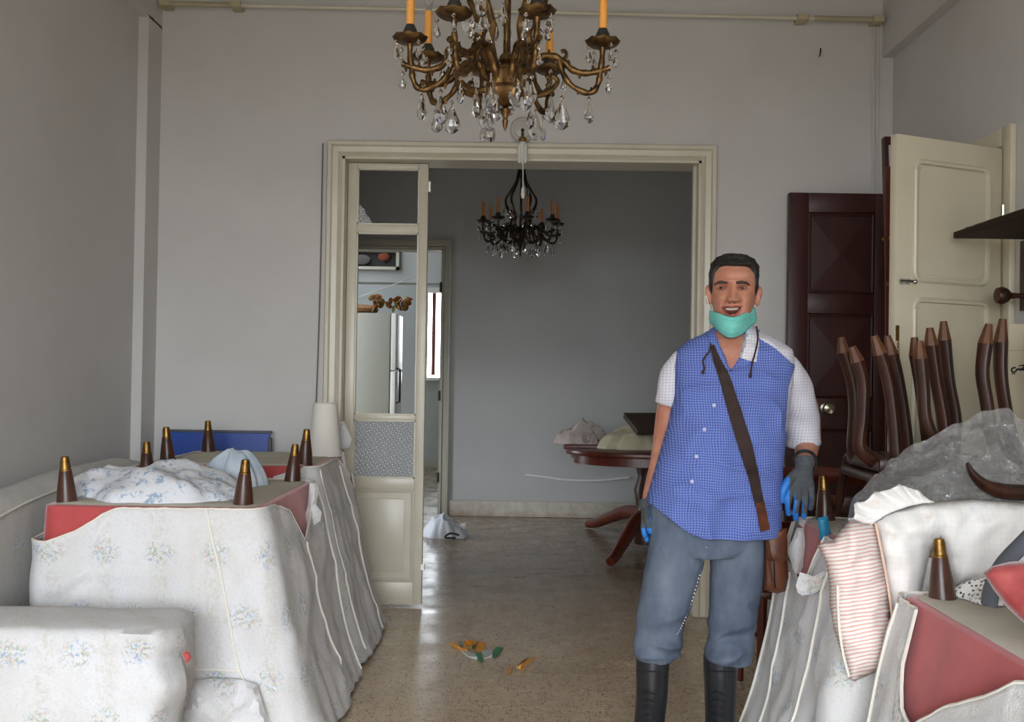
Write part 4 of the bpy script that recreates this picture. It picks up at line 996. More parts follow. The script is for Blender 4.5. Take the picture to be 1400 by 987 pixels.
# ------------------------------------------------------------------ table in the far room
tbl = thing('pedestal_table', (.95, 7.75, 0), 'dark red wooden extending pedestal table standing in the far room', 'table')
TZ = .765
def half(yc, s_, n=24, rx=.66, ry_=.44):
    return [(.98 + rx * cos(pi * k / n), yc + s_ * ry_ * sin(pi * k / n), TZ - .035) for k in range(n + 1)]
MB().prism(half(7.62, -1), (0, 0, .035)).build('table_top', MAT['woodred'], tbl, bevel=.008)
MB().prism(half(8.02, 1), (0, 0, .035)).build('table_top', MAT['woodred'], tbl, bevel=.008)
ap_ = [(.98 + .60 * cos(pi * k / 20), 7.62 - .39 * sin(pi * k / 20), TZ - .10) for k in range(21)]
MB().prism(ap_, (0, 0, .064)).build('apron', MAT['woodred'], tbl)
ap_ = [(.98 + .60 * cos(pi * k / 20), 8.02 + .39 * sin(pi * k / 20), TZ - .10) for k in range(21)]
MB().prism(ap_, (0, 0, .064)).build('apron', MAT['woodred'], tbl)
for x in (.42, .98, 1.5): MB().bb(x, x + .05, 7.62, 8.02, TZ - .09, TZ - .04).build('runner', MAT['wood'], tbl, smooth=False)
MB().lathe([(.14, .05), (.15, .14), (.12, .2), (.075, .28), (.085, .36), (.10, .45), (.07, .55), (.09, .62), (.16, .665)], (.95, 7.8, 0), 20).build('pedestal', MAT['wood'], tbl)
for ex_, ey in ((pixz(803, 722, 0)), None, (pixz(832, 776, 0)), None)[0:0]: pass
for q in (pixz(804, 722, 0), pixz(834, 775, 0), V((1.5, 7.1, 0)), V((1.5, 8.5, 0))):
    a = V((.95, 7.8, .18)); d = (q - a); d.z = 0
    P = [a + V((0, 0, .08)), a + d * .3 + V((0, 0, .06)), a + d * .6 + V((0, 0, -.03)), a + d * .85 + V((0, 0, -.115)), a + d + V((0, 0, -.145))]
    P = catmull(P, 5); MB().tube(P, [.06 - .03 * k / len(P) for k in range(len(P))], 10).build('claw_foot', MAT['woodred'], tbl)
hp = heap((.47, 8.22, TZ), .20, .14, .20, 41, fold=7, flat=.35, ragged=.25)
hp.build('flowered_cloth', MAT['pinkprint'], None, label='crumpled pinkish flowered cloth on the far table', cat='cloth', ang=70)
hp = heap((.84, 7.72, TZ), .27, .18, .20, 52, fold=5, flat=.4, ragged=.2)
hp.build('cream_sheet', plain('cream_cotton', S(206, 200, 172), .9, c2=S(188, 180, 150), scale=10, bump=.2, bscale=40), None, label='bundled cream sheet on the far table', cat='cloth', ang=70)
bx = thing('dark_box', (.93, 7.7, TZ), 'flat dark brown box lying tilted on the far table', 'box')
rm = Matrix.Rotation(RAD(22), 3, 'Z') @ Matrix.Rotation(RAD(28), 3, 'X')
MB().box((.93, 7.62, TZ + .19), (.30, .25, .035), rm).build('box_body', plain('dark_brown_leatherette', S(66, 54, 46), .6), bx, bevel=.004)
MB().box(V((.93, 7.62, TZ + .19)) + rm @ V((0, 0, .021)), (.305, .255, .008), rm).build('box_lid', plain('dark_brown_leatherette_lid', S(72, 58, 50), .6), bx, bevel=.002)
# white bag on the far room's floor
wbp = pixz(606, 736, 0); wbg = thing('white_plastic_bag', (wbp.x, wbp.y, 0), 'crumpled white plastic bag lying on the wet floor by the kitchen door', 'bag')
hp = heap((wbp.x - .0, wbp.y + .1, 0), .19, .15, .20, 63, fold=6, flat=.45, ragged=.18); hp.build('bag_body', plain('white_thin_plastic', S(214, 216, 222), .45), wbg, ang=70)
inflate([(628, 716), (640, 714), (637, 722), (630, 727)], plane_at(wbp.y + .1), .02, 2, .6).build('bag_knot', MAT['white'], wbg)
m = MB(); m.tube(catmull([(wbp.x + .10, wbp.y - .06, .015), (wbp.x + .02, wbp.y - .085, .02), (wbp.x + .06, wbp.y - .06, .05), (wbp.x + .13, wbp.y - .05, .035)], 5), .008, 6); m.build('black_strap', MAT['blackmetal'], wbg)

# ------------------------------------------------------------------ torn wrapper on the floor
def strip_piece(name, pts, col, lab, z=.004, wv=.006):
    P = [pixz(a, b_, 0) for a, b_ in pts]; n = len(P)
    c = sum(P, V((0, 0, 0))) / n; m = MB(); r = random.Random(len(lab))
    top = [p + V((0, 0, z + abs(r.gauss(0, wv)))) for p in P]
    m.prism([V((p.x, p.y, .0015)) for p in P], (0, 0, z))
    for k in range(n): m.v[n + k].z += abs(r.gauss(0, wv)) if m.v[n + k].z > .003 else 0
    return m.build(name, plain(name + '_film', col, .3), None, label=lab, cat='litter', group='torn wrapper pieces on the floor')
strip_piece('wrapper_scrap', [(614, 880), (634, 879), (642, 888), (640, 894), (628, 889)], S(236, 160, 48), 'orange scrap of torn wrapper at the left end of the litter')
strip_piece('wrapper_scrap', [(636, 880), (664, 881), (662, 890), (655, 892), (648, 886)], S(226, 148, 44), 'second orange scrap of torn wrapper beside the green one')
strip_piece('wrapper_band', [(626, 879), (630, 878), (634, 884), (631, 890), (627, 886)], S(70, 76, 34), 'dark green band across the leftmost orange scrap', .006)
strip_piece('wrapper_band', [(649, 880), (655, 880), (650, 888), (645, 887)], S(66, 80, 40), 'dark green band across the second orange scrap', .006)
strip_piece('wrapper_scrap', [(630, 891), (636, 892), (652, 898), (653, 903), (640, 899)], S(206, 208, 206), 'white strip of torn wrapper below the orange scraps')
strip_piece('wrapper_scrap', [(650, 896), (658, 895), (661, 902), (658, 907), (652, 903)], S(46, 136, 80), 'small green scrap of torn wrapper')
strip_piece('wrapper_scrap', [(678, 887), (688, 888), (682, 896), (676, 901), (671, 896)], S(40, 128, 76), 'larger green scrap of torn wrapper')
strip_piece('wrapper_scrap', [(658, 892), (674, 892), (673, 899), (660, 902)], S(176, 176, 170), 'silvery middle piece of torn wrapper')
strip_piece('wrapper_scrap', [(696, 913), (701, 911), (699, 920), (693, 924)], S(232, 166, 74), 'short orange strip at the right of the litter')
strip_piece('wrapper_scrap', [(707, 914), (714, 908), (724, 901), (732, 900), (724, 906), (712, 915)], S(222, 158, 72), 'long thin orange strip at the far right of the litter')
# ------------------------------------------------------------------ chandeliers
def faceted(r, h, seg=8):
    pr = [(.0005, 0), (r * .28, -h * .10), (r * .55, -h * .28), (r * .92, -h * .55), (r, -h * .68), (r * .82, -h * .86), (r * .35, -h * .98), (.0005, -h)]
    return MB().lathe(pr, (0, 0, 0), seg)
CRY = {}
for k, (r, h, sq) in {'big': (.0265, .084, .5), 'mid': (.018, .060, .55), 'small': (.0105, .036, .75), 'bead': (.0065, .014, 1)}.items():
    m = faceted(r, h, 10 if k != 'bead' else 8)
    for p in m.v: p.y *= sq
    me = m.mesh('crystal_' + k, V((0, 0, 0)), 0, False); me.materials.append(MAT['crystal']); CRY[k] = me
def hang(root, p, kind, rz=0, bead=True, wire=.012):
    z = p.z
    def put(me, q, name):
        o = bpy.data.objects.new(name, me); C.objects.link(o); o.parent = root; o.location = q - ORG[root.name]; o.rotation_euler = (0, 0, rz); return o
    if bead:
        put(CRY['bead'], V((p.x, p.y, z - .004)), 'crystal_bead'); z -= .020
    o = put(CRY[kind], V((p.x, p.y, z - wire * .3)), 'crystal_drop')
    m = MB().tube([V((0, 0, -.002)), V((0, 0, .018 if bead else .008))], .0009, 5); me = m.mesh('wire', V((0, 0, 0))); me.materials.append(MAT['brass'])
    w_ = bpy.data.objects.new('wire', me); C.objects.link(w_); w_.parent = o
def chandelier(label, c, dz, angles, mats, seed, ceiling, stems=5, candle_tone=None):
    metal, dark, can = mats; r_ = random.Random(seed)
    c = V((c[0], c[1], 0)); root = thing('chandelier', (c.x, c.y, 2.03 + dz), label, 'chandelier', 'crystal chandeliers')
    Z = lambda z: z + dz
    urn = [(.001, 2.030), (.006, 2.045), (.008, 2.062), (.005, 2.066), (.012, 2.085), (.014, 2.093), (.006, 2.100), (.010, 2.104), (.030, 2.112), (.044, 2.128), (.049, 2.148), (.046, 2.16), (.050, 2.172), (.051, 2.198), (.056, 2.206), (.05, 2.211), (.02, 2.214), (.012, 2.225), (.020, 2.236), (.017, 2.250), (.007, 2.262), (.005, 2.28), (.003, 2.30), (.001, 2.302)]
    u = MB().lathe([(a * 1.15, Z(b_)) for a, b_ in urn], c, 24)
    for v_ in u.v:                                    # gadroons round the bowl
        q = V((v_.x - c.x, v_.y - c.y, 0)); R_ = q.length
        if R_ > .025: k = 1 + .035 * cos(math.atan2(q.y, q.x) * 12); v_.x = c.x + q.x * k; v_.y = c.y + q.y * k
    u.build('urn', metal, root, ang=30)
    P = lambda a, r, z: c + V((r * cos(a), r * sin(a), Z(z)))
    def leafy(m, path, n, rr):
        for k in range(n):
            i = int((k + .6) / n * (len(path) - 2)); p = path[i]; d = (path[i + 1] - path[i]).normalized()
            s_ = 1 if k % 2 else -1; up = V((0, 0, s_)); e_ = p + up * rr * 2.2 + d * rr * 1.2
            m.tube([p, p.lerp(e_, .6) + d * rr * .3, e_ - d * rr * .5], [rr * .9, rr * .6, rr * .35], 6)
    for ai, deg in enumerate(angles):
        a = RAD(deg); m = MB()
        main = catmull([P(a, *q) for q in ((.045, 2.175), (.060, 2.19), (.077, 2.22), (.105, 2.247), (.14, 2.249), (.170, 2.232), (.195, 2.209), (.233, 2.199), (.27, 2.204), (.304, 2.214))], 5)
        m.tube(main, [.0125 - .004 * k / len(main) + .0012 * sin(k * 1.3) for k in range(len(main))], 8); leafy(m, main, 9, .0085)
        low = catmull([P(a, *q) for q in ((.155, 2.24), (.167, 2.20), (.19, 2.166), (.233, 2.142), (.258, 2.146), (.272, 2.172), (.276, 2.2), (.281, 2.24), (.282, 2.277))], 5)
        m.tube(low, [.0088 + .0013 * sin(k) for k in range(len(low))], 8); leafy(m, low, 8, .0072)
        for q0 in ((.165, 2.235), (.12, 2.16)):
            cur = catmull([P(a, q0[0], q0[1]), P(a, q0[0] + .012, q0[1] + .016), P(a, q0[0] + .006, q0[1] + .03), P(a, q0[0] - .004, q0[1] + .027)], 4); m.tube(cur, [.0075, .007, .0065] + [.006] * (len(cur) - 3), 6)
        sub = catmull([P(a + .22, *q) for q in ((.05, 2.15), (.09, 2.14), (.13, 2.155), (.155, 2.185), (.14, 2.20))], 4); deg in (241, 288) or m.tube(sub, [.0095 - .003 * k / len(sub) for k in range(len(sub))], 7); deg in (241, 288) or leafy(m, sub, 4, .005)
        arm = m.build('arm', metal, root, ang=45)
        pc = P(a, .282, 2.272); ro = []
        for r, z in ((.008, 0), (.016, .004), (.034, .004), (.047, .012), (.051, .020), (.048, .023), (.034, .014), (.02, .018), (.018, .03), (.001, .03)):
            ro.append([pc + V(((r * (1 + .03 * cos(8 * q * pi / 12)) if r > .03 else r) * cos(q * pi / 12), (r * (1 + .03 * cos(8 * q * pi / 12)) if r > .03 else r) * sin(q * pi / 12), z + (.0018 * cos(8 * q * pi / 12) if r > .04 else 0))) for q in range(24)])
        MB().loft(ro, True, True).build('drip_pan', metal, arm)
        MB().lathe([(.012, .026), (.022, .031), (.0185, .045), (.0165, .047), (.013, .056), (.001, .056)], pc, 14).build('socket', dark, arm)
        MB().lathe([(.0118, .054), (.0122, .06), (.0120, .152), (.010, .158), (.001, .158)], pc, 14).build('candle_sleeve', can, arm)
        MB().lathe([(.008, .156), (.010, .165), (.014, .185), (.0125, .205), (.006, .222), (.001, .226)], pc, 14).build('bulb', MAT['bulb'], arm)
        for k in range(4):
            b_ = a + 2 * pi * (k + .35) / 4; hang(root, pc + V((.046 * cos(b_), .046 * sin(b_), .008)), 'small', b_)
        hang(root, P(a, .245, 2.135), 'mid', a + .6, True); hang(root, P(a, .302, 2.198), 'small', a)
        if ai % 2 == 0: hang(root, P(a, .19, 2.15), 'big', a + r_.uniform(0, 3))
        else: hang(root, P(a, .165, 2.14), 'big', a + r_.uniform(0, 3))
        if ai % 2: hang(root, P(a + .22, .135, 2.148), 'big', a + r_.uniform(0, 3), False)
    for k, dg in enumerate((222, 305, 330, 150, 30, 85, 180)):
        b_ = RAD(dg); hang(root, c + V((.058 * cos(b_), .058 * sin(b_), Z(2.196 - .02 * (k % 2)))), 'big', b_ + pi / 2 + r_.uniform(-.5, .5), False)
    for k in range(3):
        b_ = 2 * pi * (k + .1) / 3; hang(root, c + V((.075 * cos(b_), .075 * sin(b_), Z(2.125))), 'mid', b_ + 1, True)
    m = MB()
    for k in range(stems):
        b_ = 2 * pi * (k + .25) / stems
        path = catmull([P(b_, *q) for q in ((.045, 2.205), (.062, 2.235), (.075, 2.28), (.068, 2.325), (.088, 2.37), (.115, 2.42), (.118, 2.47), (.08, 2.53), (.04, 2.60), (.022, 2.68))], 5)
        m = MB(); m.tube(path, [.012 - .004 * q / len(path) for q in range(len(path))], 8); leafy(m, path, 8, .009); m.build('cage_stem', metal, root, ang=45)
        hang(root, P(b_, .12, 2.44), 'big', b_); hang(root, P(b_, .085, 2.33), 'mid', b_); hang(root, P(b_ + .5, .07, 2.40), 'mid', b_)
    MB().lathe([(.006, Z(2.29)), (.010, Z(2.34)), (.006, Z(2.4)), (.012, Z(2.5)), (.006, Z(2.6)), (.03, Z(2.68)), (.05, Z(2.70)), (.02, Z(2.73)), (.008, Z(2.78)), (.001, Z(2.785))], c, 16).build('column', metal, root)
    m = MB(); z = Z(2.78); k = 0
    while z < ceiling - .05:
        ax = V((1, 0, 0)) if k % 2 else V((0, 1, 0)); cc = c + V((0, 0, z + .014))
        m.tube([cc + ax * (.008 * cos(q * pi / 5)) + V((0, 0, .018 * sin(q * pi / 5))) for q in range(11)], .0022, 6, False); z += .029; k += 1
    m.build('chain', metal, root)
    MB().lathe([(.05, ceiling - .002), (.048, ceiling - .02), (.02, ceiling - .045), (.006, ceiling - .06)], c, 18).build('ceiling_canopy', metal, root)
    return root
chandelier('bronze crystal chandelier hanging close above, with amber candle sleeves', (-.066, 3.0), 0, [187, 241, 288, 356, 62, 107, 150], (MAT['bronze'], MAT['blackmetal'], MAT['candle']), 4, ZC)
chandelier('dark blackened chandelier hanging in the room beyond the opening', (pix(712, 300, 7.6).x, 7.6), .15, [10 + 45 * k for k in range(8)], (MAT['bronzedark'], MAT['blackmetal'], MAT['candle2']), 9, 3.4)
# ------------------------------------------------------------------ the man
YM = 3.5
MP = lambda x, y, d=0: pix(x, y, YM + d)
def proj(p):
    q = p - CAM; f = q.dot(FW); return 700 + FPX * q.dot(RT) / f, 493.5 - FPX * q.dot(UP) / f
def inpoly(x, y, P):
    c = False
    for (a, b), (c_, d) in zip(P, P[1:] + P[:1]):
        if (b > y) != (d > y) and x < (c_ - a) * (y - b) / (d - b) + a: c = not c
    return c
person = thing('person', (MP(950, 1040).x, YM, 0), 'smiling man in blue check shirt, jeans, gloves and rubber boots with lowered teal mask', 'person')
def skin_mat():
    t = NT('skin'); co = t.pos('Object'); n = t.noise(co, 22, 4)
    t.col(t.mix(t.ramp(n, [(.35, 0), (.7, 1)]), S(196, 140, 116), S(178, 116, 94))); t.set(Roughness=.5, Subsurface_Weight=.12, Subsurface_Scale=.01, Specular_IOR_Level=.4)
    t.p.inputs['Subsurface Radius'].default_value = (1, .35, .2); t.bump(t.noise(co, 160, 3), .12, .003); return t.mat
MAT['skin'] = skin_mat()
# --- head
z0 = MP(1001, 450).z; z1 = MP(1001, 353).z; HH = z1 - z0
hc = MP(1001, 400, -.01); hc.z = z0
HR = Matrix.Rotation(RAD(-11), 3, 'Z') @ Matrix.Rotation(RAD(2.0), 3, 'Y')
Wt = [(0, .026), (.05, .040), (.13, .053), (.25, .064), (.38, .071), (.5, .0745), (.62, .0775), (.74, .0775), (.85, .069), (.93, .053), (.98, .028), (1, .001)]
Ft = [(0, .074), (.05, .088), (.13, .092), (.25, .093), (.38, .092), (.5, .089), (.62, .093), (.74, .092), (.85, .080), (.93, .058), (.98, .03), (1, .001)]
Bt = [(0, -.03), (.05, .0), (.13, .03), (.25, .058), (.38, .082), (.5, .097), (.62, .105), (.74, .104), (.85, .088), (.93, .064), (.98, .032), (1, .001)]
G = lambda d, s: math.exp(-(d / s) ** 2)
def headpt(th, t, off=0, feat=True):
    w_ = interp(t, Wt) + off; f = interp(t, Ft) + off; b = interp(t, Bt) + off
    s_, c_ = sin(th), cos(th)
    x = w_ * (abs(s_) ** .92) * (1 if s_ >= 0 else -1)
    y = -(f * abs(c_) ** .9) if c_ > 0 else b * abs(c_) ** .95
    z = HH * t + (off * max(0, (t - .7) / .3))
    if feat and c_ > 0:
        ax = abs(x); d = 0
        if t < .66 and t > .33:                                         # nose
            k = (.64 - t) / .27; k = max(0, min(1, k)); d += (.005 + .030 * k ** 1.3) * G(x, .0095 + .0085 * k) * (1 if t > .365 else max(0, (t - .335) / .03))
            d += .016 * G(ax - .017, .0075) * G(t - .38, .03)
        d -= .018 * G(ax - .033, .018) * G(t - .565, .034)            # eye sockets
        d += .009 * G(ax - .032, .026) * G(t - .645, .026)            # brow
        d += .012 * G(ax - .045, .017) * G(t - .41, .06)             # cheeks raised by the smile
        d -= .008 * G(ax - .030 - (.36 - t) * .06, .005) * G(t - .33, .05)
        d -= .020 * G(x, .024) ** 1.2 * G(t - .245, .034)              # open mouth
        d += .006 * G(x, .027) * G(t - .300, .016) + .007 * G(x, .024) * G(t - .175, .02)
        d += .004 * G(x, .016) * G(t - .07, .05)
        d -= .003 * G(x, .004) * G(t - .33, .02)
        y -= d
    return V((x, y, z))
def HW(p): return hc + HR @ p
NTH, NTT = 110, 96
rings = [[HW(headpt(2 * pi * i / NTH, j / NTT)) for i in range(NTH)] for j in range(NTT + 1)]
body = MB().loft(rings, True, True)
for s_ in (-1, 1):
    e_ = MB(); c = V((s_ * .080, .012, HH * .48))
    for (o, r) in ((V((0, 0, .0)), (.011, .020, .032)), (V((s_ * .006, .006, .012)), (.008, .022, .022)), (V((s_ * .002, -.002, -.022)), (.007, .011, .014))):
        e_.blob(HW(c + o), r, 14, 10, HR @ Matrix.Rotation(s_ * .35, 3, 'Z'))
    body.loft([[p for p in e_.v[k:k + 14]] for k in range(0, 14 * 11, 14)]); body.loft([[p for p in e_.v[k:k + 14]] for k in range(14 * 11, 14 * 22, 14)]); body.loft([[p for p in e_.v[k:k + 14]] for k in range(14 * 22, 14 * 33, 14)])
# --- neck, trunk, limbs
body.tube([MP(1001, 428, .03), MP(1000, 450, .03), MP(998, 470, .02), MP(997, 500, .02)], [.062, .064, .074, .085], 20)
TR = [(448, 974, 1032, .050, .070), (456, 962, 1044, .066, .085), (465, 942, 1064, .085, .100), (478, 926, 1081, .105, .115), (500, 921, 1085, .122, .125), (540, 922, 1079, .138, .13), (580, 914, 1073, .152, .13), (620, 902, 1069, .163, .13), (655, 892, 1066, .168, .13), (690, 885, 1065, .165, .13), (729, 884, 1066, .158, .13)]
hemy = [(880, 684), (900, 694), (935, 726), (975, 729), (1066, 732)]
def trunk(ins, rows, hem=False, n=56):
    rg = []
    for (y, l, r, rf, rb) in rows:
        ring = []; xc = (l + r) / 2; hw = (r - l) / 2 - ins * 400
        for k in range(n):
            a = 2 * pi * k / n; ca, sa = cos(a), sin(a)
            ca = abs(ca) ** .85 * (1 if ca > 0 else -1); sa2 = abs(sa) ** .85 * (1 if sa > 0 else -1)
            x = xc + hw * ca; d = (rb - ins) * sa2 if sa > 0 else (rf - ins) * sa2
            yy = y
            if hem: yy = min(y, lin(x, hemy) - (729 - y) * .22) if y > 640 else y
            p = MP(x, yy, 0); p.y += d; p.x *= p.y / YM if False else 1
            ring.append(p)
        rg.append(ring)
    return rg
body.loft(trunk(.016, TR[:9])[::-1], True, True)
# his right arm, hanging beside and slightly behind him
armR = [MP(946, 490, .02), MP(930, 512, .04), MP(918, 552, .08), MP(909, 610, .115), MP(903, 640, .10), MP(890, 690, .06), MP(887, 703, .05)]
body.tube(catmull(armR, 3), [.058, .056, .054, .053, .052, .050, .049, .048, .046, .044, .043, .042, .041, .040, .038, .034, .031, .029, .028], 14)
armL = [MP(1058, 496, .01), MP(1080, 520, .05), MP(1100, 560, .13), MP(1104, 598, .17), MP(1103, 612, .12), MP(1101, 628, .02), MP(1100, 636, -.03)]
body.tube(catmull(armL, 3), [.060, .058, .057, .056, .054, .052, .050, .049, .048, .047, .046, .044, .042, .040, .038, .036, .033, .031, .030], 14)
legp = {0: [MP(932, 690), MP(926, 740, -.01), MP(904, 835, -.02), MP(894, 885, 0), MP(892, 950, .01), MP(888, 1015, .02)], 1: [MP(1012, 690), MP(1009, 760, 0), MP(1000, 840, 0), MP(990, 890, .01), MP(986, 950, .02), MP(984, 1015, .03)]}
for k in legp: body.tube(catmull(legp[k], 3), [.088, .086, .084, .082, .076, .070, .062, .056, .055, .055, .052, .05, .046, .042, .038, .034], 14)
# hands with separate fingers
def hand(pm, grow=0.0):
    W_, K, fing, thumb, rr = pm; m = MB()
    for a, b in zip(K, K[1:]): m.tube([W_, W_.lerp((a + b) / 2, .5), (a + b) / 2 + ((a + b) / 2 - W_) * .06], [.024 + grow, .0205 + grow, .0135 + grow], 10)
    for f, r in zip(fing, rr):
        P = catmull(f, 3); m.tube([P[0] - (P[1] - P[0]) * 1.2] + P + [P[-1] + (P[-1] - P[-2]) * .35], [r + grow] + [r * (1.05 - .25 * k / len(P)) + grow for k in range(len(P))] + [r * .45 + grow], 10)
        m.blob(P[-1], (r * .8 + grow,) * 3, 10, 8)
    P = catmull(thumb, 3); m.tube(P + [P[-1] + (P[-1] - P[-2]) * .3], [.0150 - .005 * k / len(P) + grow for k in range(len(P))] + [.006 + grow], 10); m.blob(P[-1], (.0098 + grow,) * 3, 10, 8)
    return m
dL = -.055
hl = (MP(1100, 634, -.04), [MP(1083, 664, dL), MP(1092, 667, dL - .004), MP(1101, 666, dL), MP(1109, 661, dL + .008)],
      [[MP(1083, 664, dL), MP(1079, 680, dL - .018), MP(1077, 692, dL - .012), MP(1078, 702, dL + .002)], [MP(1092, 667, dL - .004), MP(1090, 684, dL - .022), MP(1088, 698, dL - .014), MP(1088, 709, dL + .004)],
       [MP(1101, 666, dL), MP(1101, 682, dL - .018), MP(1100, 695, dL - .010), MP(1099, 706, dL + .006)], [MP(1109, 661, dL + .008), MP(1110, 675, dL - .006), MP(1110, 686, dL), MP(1108, 695, dL + .012)]],
      [MP(1092, 644, -.05), MP(1079, 656, dL - .01), MP(1071, 670, dL - .018), MP(1068, 684, dL - .012)], [.0092, .0096, .0092, .0082])
hr = (MP(887, 692, .055), [MP(881, 708, .03), MP(884, 711, .05), MP(887, 711, .07), MP(890, 709, .085)],
      [[MP(881, 708, .03), MP(880, 722, .02), MP(882, 732, .02)], [MP(884, 711, .05), MP(883, 727, .045), MP(885, 738, .04)], [MP(887, 711, .07), MP(887, 727, .07), MP(888, 738, .065)], [MP(890, 709, .085), MP(891, 722, .09), MP(891, 731, .085)]],
      [MP(885, 698, .035), MP(886, 708, .005), MP(888, 718, -.01), MP(890, 726, -.01)], [.0092, .0096, .0092, .0082])
for h_ in (hl, hr):
    q = hand(h_); body.add(q.v, q.f)
skin = remesh(body, .0036, 2, .4)
skin.build('body', MAT['skin'], person, ang=180)
SB = BVHTree.FromPolygons(skin.v, skin.f)
def cast(bvh, x, y, off=0):
    d = (pix(x, y, 3) - CAM).normalized(); h = bvh.ray_cast(CAM, d)
    return None if h[0] is None else h[0] - d * off
def drape(bvh, poly, off, thick, step, fallback=None, wr=0, seed=1):
    n = len(poly); P = []
    for i in range(n):
        a, b = V(poly[i]).to_2d(), V(poly[(i + 1) % n]).to_2d(); k = max(1, int((b - a).length / step))
        for q in range(k): P.append(a + (b - a) * (q / k))
    pts = list(P); xs = [p.x for p in P]; ys = [p.y for p in P]; y = min(ys)
    while y < max(ys):
        x = min(xs)
        while x < max(xs):
            if inpoly(x, y, [tuple(p) for p in P]) and min((p - V((x, y))).length for p in P) > step * .5: pts.append(V((x, y)))
            x += step
        y += step
    vs, _, fs, _, _, _ = delaunay_2d_cdt(pts, [(i, (i + 1) % len(P)) for i in range(len(P))], [], 1, 1e-4)
    lastY = None; F = []; 
    for p in vs:
        h = cast(bvh, p.x, p.y, off)
        if h is None: h = fallback(p.x, p.y) if fallback else (pix(p.x, p.y, lastY) if lastY else pix(p.x, p.y, YM - .1))
        else: lastY = h.y
        F.append(h + V((0, -wr * ns(p.x * .06, p.y * .06, seed), 0)))
    m = MB(); N = len(F); back = [p + V((0, thick, 0)) for p in F]
    cnt = {}
    for f in fs:
        for a, b in zip(f, list(f[1:]) + [f[0]]): cnt[(a, b)] = 1
    side = [(b, a, a + N, b + N) for (a, b) in cnt if (b, a) not in cnt]
    m.add(F + back, [tuple(f) for f in fs] + [tuple(i + N for i in reversed(f)) for f in fs] + side)
    return m
# --- eyes, brows, mouth, hair
MAT['hair'] = plain('black_hair', S(24, 21, 20), .45, c2=S(40, 36, 34), scale=60, stretch=(1, 1, .2), bump=.5, bscale=220)
MAT['eyewhite'] = plain('eye_white', S(150, 132, 122), .25); MAT['iris'] = plain('dark_iris', S(36, 22, 16), .15)
MAT['nostril'] = plain('nostril_shade', S(84, 44, 36), .7)
MAT['brow'] = plain('brow_hair', S(66, 50, 43), .7)
MAT['lid'] = plain('eyelid_skin', S(150, 96, 78), .5); MAT['lip'] = plain('lip_skin', S(170, 92, 82), .45)
for s_, ex_ in ((-1, 986), (1, 1014.8)):
    p = cast(SB, ex_, 393.2); ey = MB().blob(p + V((0, .0035, 0)), (.0145, .009, .0046), 16, 10, HR).build('eye', MAT['eyewhite'], person)
    MB().blob(p + V((-.001, -.0030, -.0005)), (.0060, .0035, .0046), 12, 8).build('iris', MAT['iris'], ey)
    for dy, r, nm in ((-2.5, .0034, 'MU'), (2.6, .0026, 'ML')):
        P = [cast(SB, ex_ + q * 6.8, 393.3 + dy * (1 - q * q) ** .6 * 1.05 + .3, .0028) for q in (-1, -.6, -.2, .2, .6, 1)]
        MB().tube(catmull(P, 4), r, 7).build('eyelid', MAT['lid'], ey)
    bp = [(s_ * 6, 386.6), (s_ * 10, 385.8), (s_ * 15, 385.6), (s_ * 20, 386.8), (s_ * 24, 389.4)]
    P = catmull([cast(SB, 1000.5 + a, b, .0015) for a, b in bp], 4)
    MB().tube(P, [.0030 + .0026 * sin(pi * min(1, .15 + k / len(P))) for k in range(len(P))], 7).build('eyebrow', MAT['brow'], person)
for s_ in (-1, 1): MB().blob(cast(SB, 1000.6 + s_ * 3.6, 414.2, .0), (.0042, .003, .0022), 10, 6).build('nostril', MAT['nostril'], person)
mo = drape(SB, [(987.5, 420.5), (993, 419.5), (1000, 420), (1007, 419), (1013.5, 419.5), (1011, 426), (1006, 430.5), (1000, 432), (994, 430.5), (990, 426)], .0012, .004, 2); mo.build('mouth', plain('mouth_inside', S(92, 34, 30), .5), person)
te = drape(SB, [(991.5, 421.2), (1000, 420.9), (1010, 420.4), (1008, 423.4), (1000, 424.2), (994, 423.8)], .0032, .004, 2); te.build('teeth', plain('teeth', S(214, 204, 186), .3), person)
MB().tube(catmull([cast(SB, a, b, .002) for a, b in ((986.5, 420.6), (993, 418.6), (1000, 419), (1007, 418.2), (1014.5, 419))], 4), .0028, 7).build('upper_lip', MAT['lip'], person)
MB().tube(catmull([cast(SB, a, b, .003) for a, b in ((988, 423), (993, 429), (1000, 432), (1007, 429.5), (1013, 422))], 4), .003, 7).build('lower_lip', MAT['lip'], person)
hm = MB(); nh = 120; nv = 70; grid_ok = {}
def hairline(th):
    a = abs((th + pi) % (2 * pi) - pi)
    return lin(a, [(0, .845), (.45, .85), (.75, .835), (.95, .76), (1.12, .56), (1.32, .46), (1.55, .55), (1.75, .55), (1.95, .30), (2.4, .16), (pi, .14)])
vs = []; fs = []
for j in range(nv + 1):
    for i in range(nh):
        th = 2 * pi * i / nh; hl_ = hairline(th); t = lerp(hl_, 1.0, j / nv)
        edge = min(1, j / 7); o = .001 + (.0035 + .007 * max(0, min(1, (t - .7) / .2))) * edge + .003 * ns(th * 3, t * 4, 2) * edge + .0025 * edge * ns(th * 14, t * 12, 5)
        if t > .8 and th < pi / 2 or th > 3 * pi / 2: o += .002 * edge
        vs.append(HW(headpt(th, t, o, False)))
for j in range(nv):
    for i in range(nh): fs.append((j * nh + i, j * nh + (i + 1) % nh, (j + 1) * nh + (i + 1) % nh, (j + 1) * nh + i))
hm.add(vs, fs); hm.build('hair', MAT['hair'], person, ang=80, solid=.004)
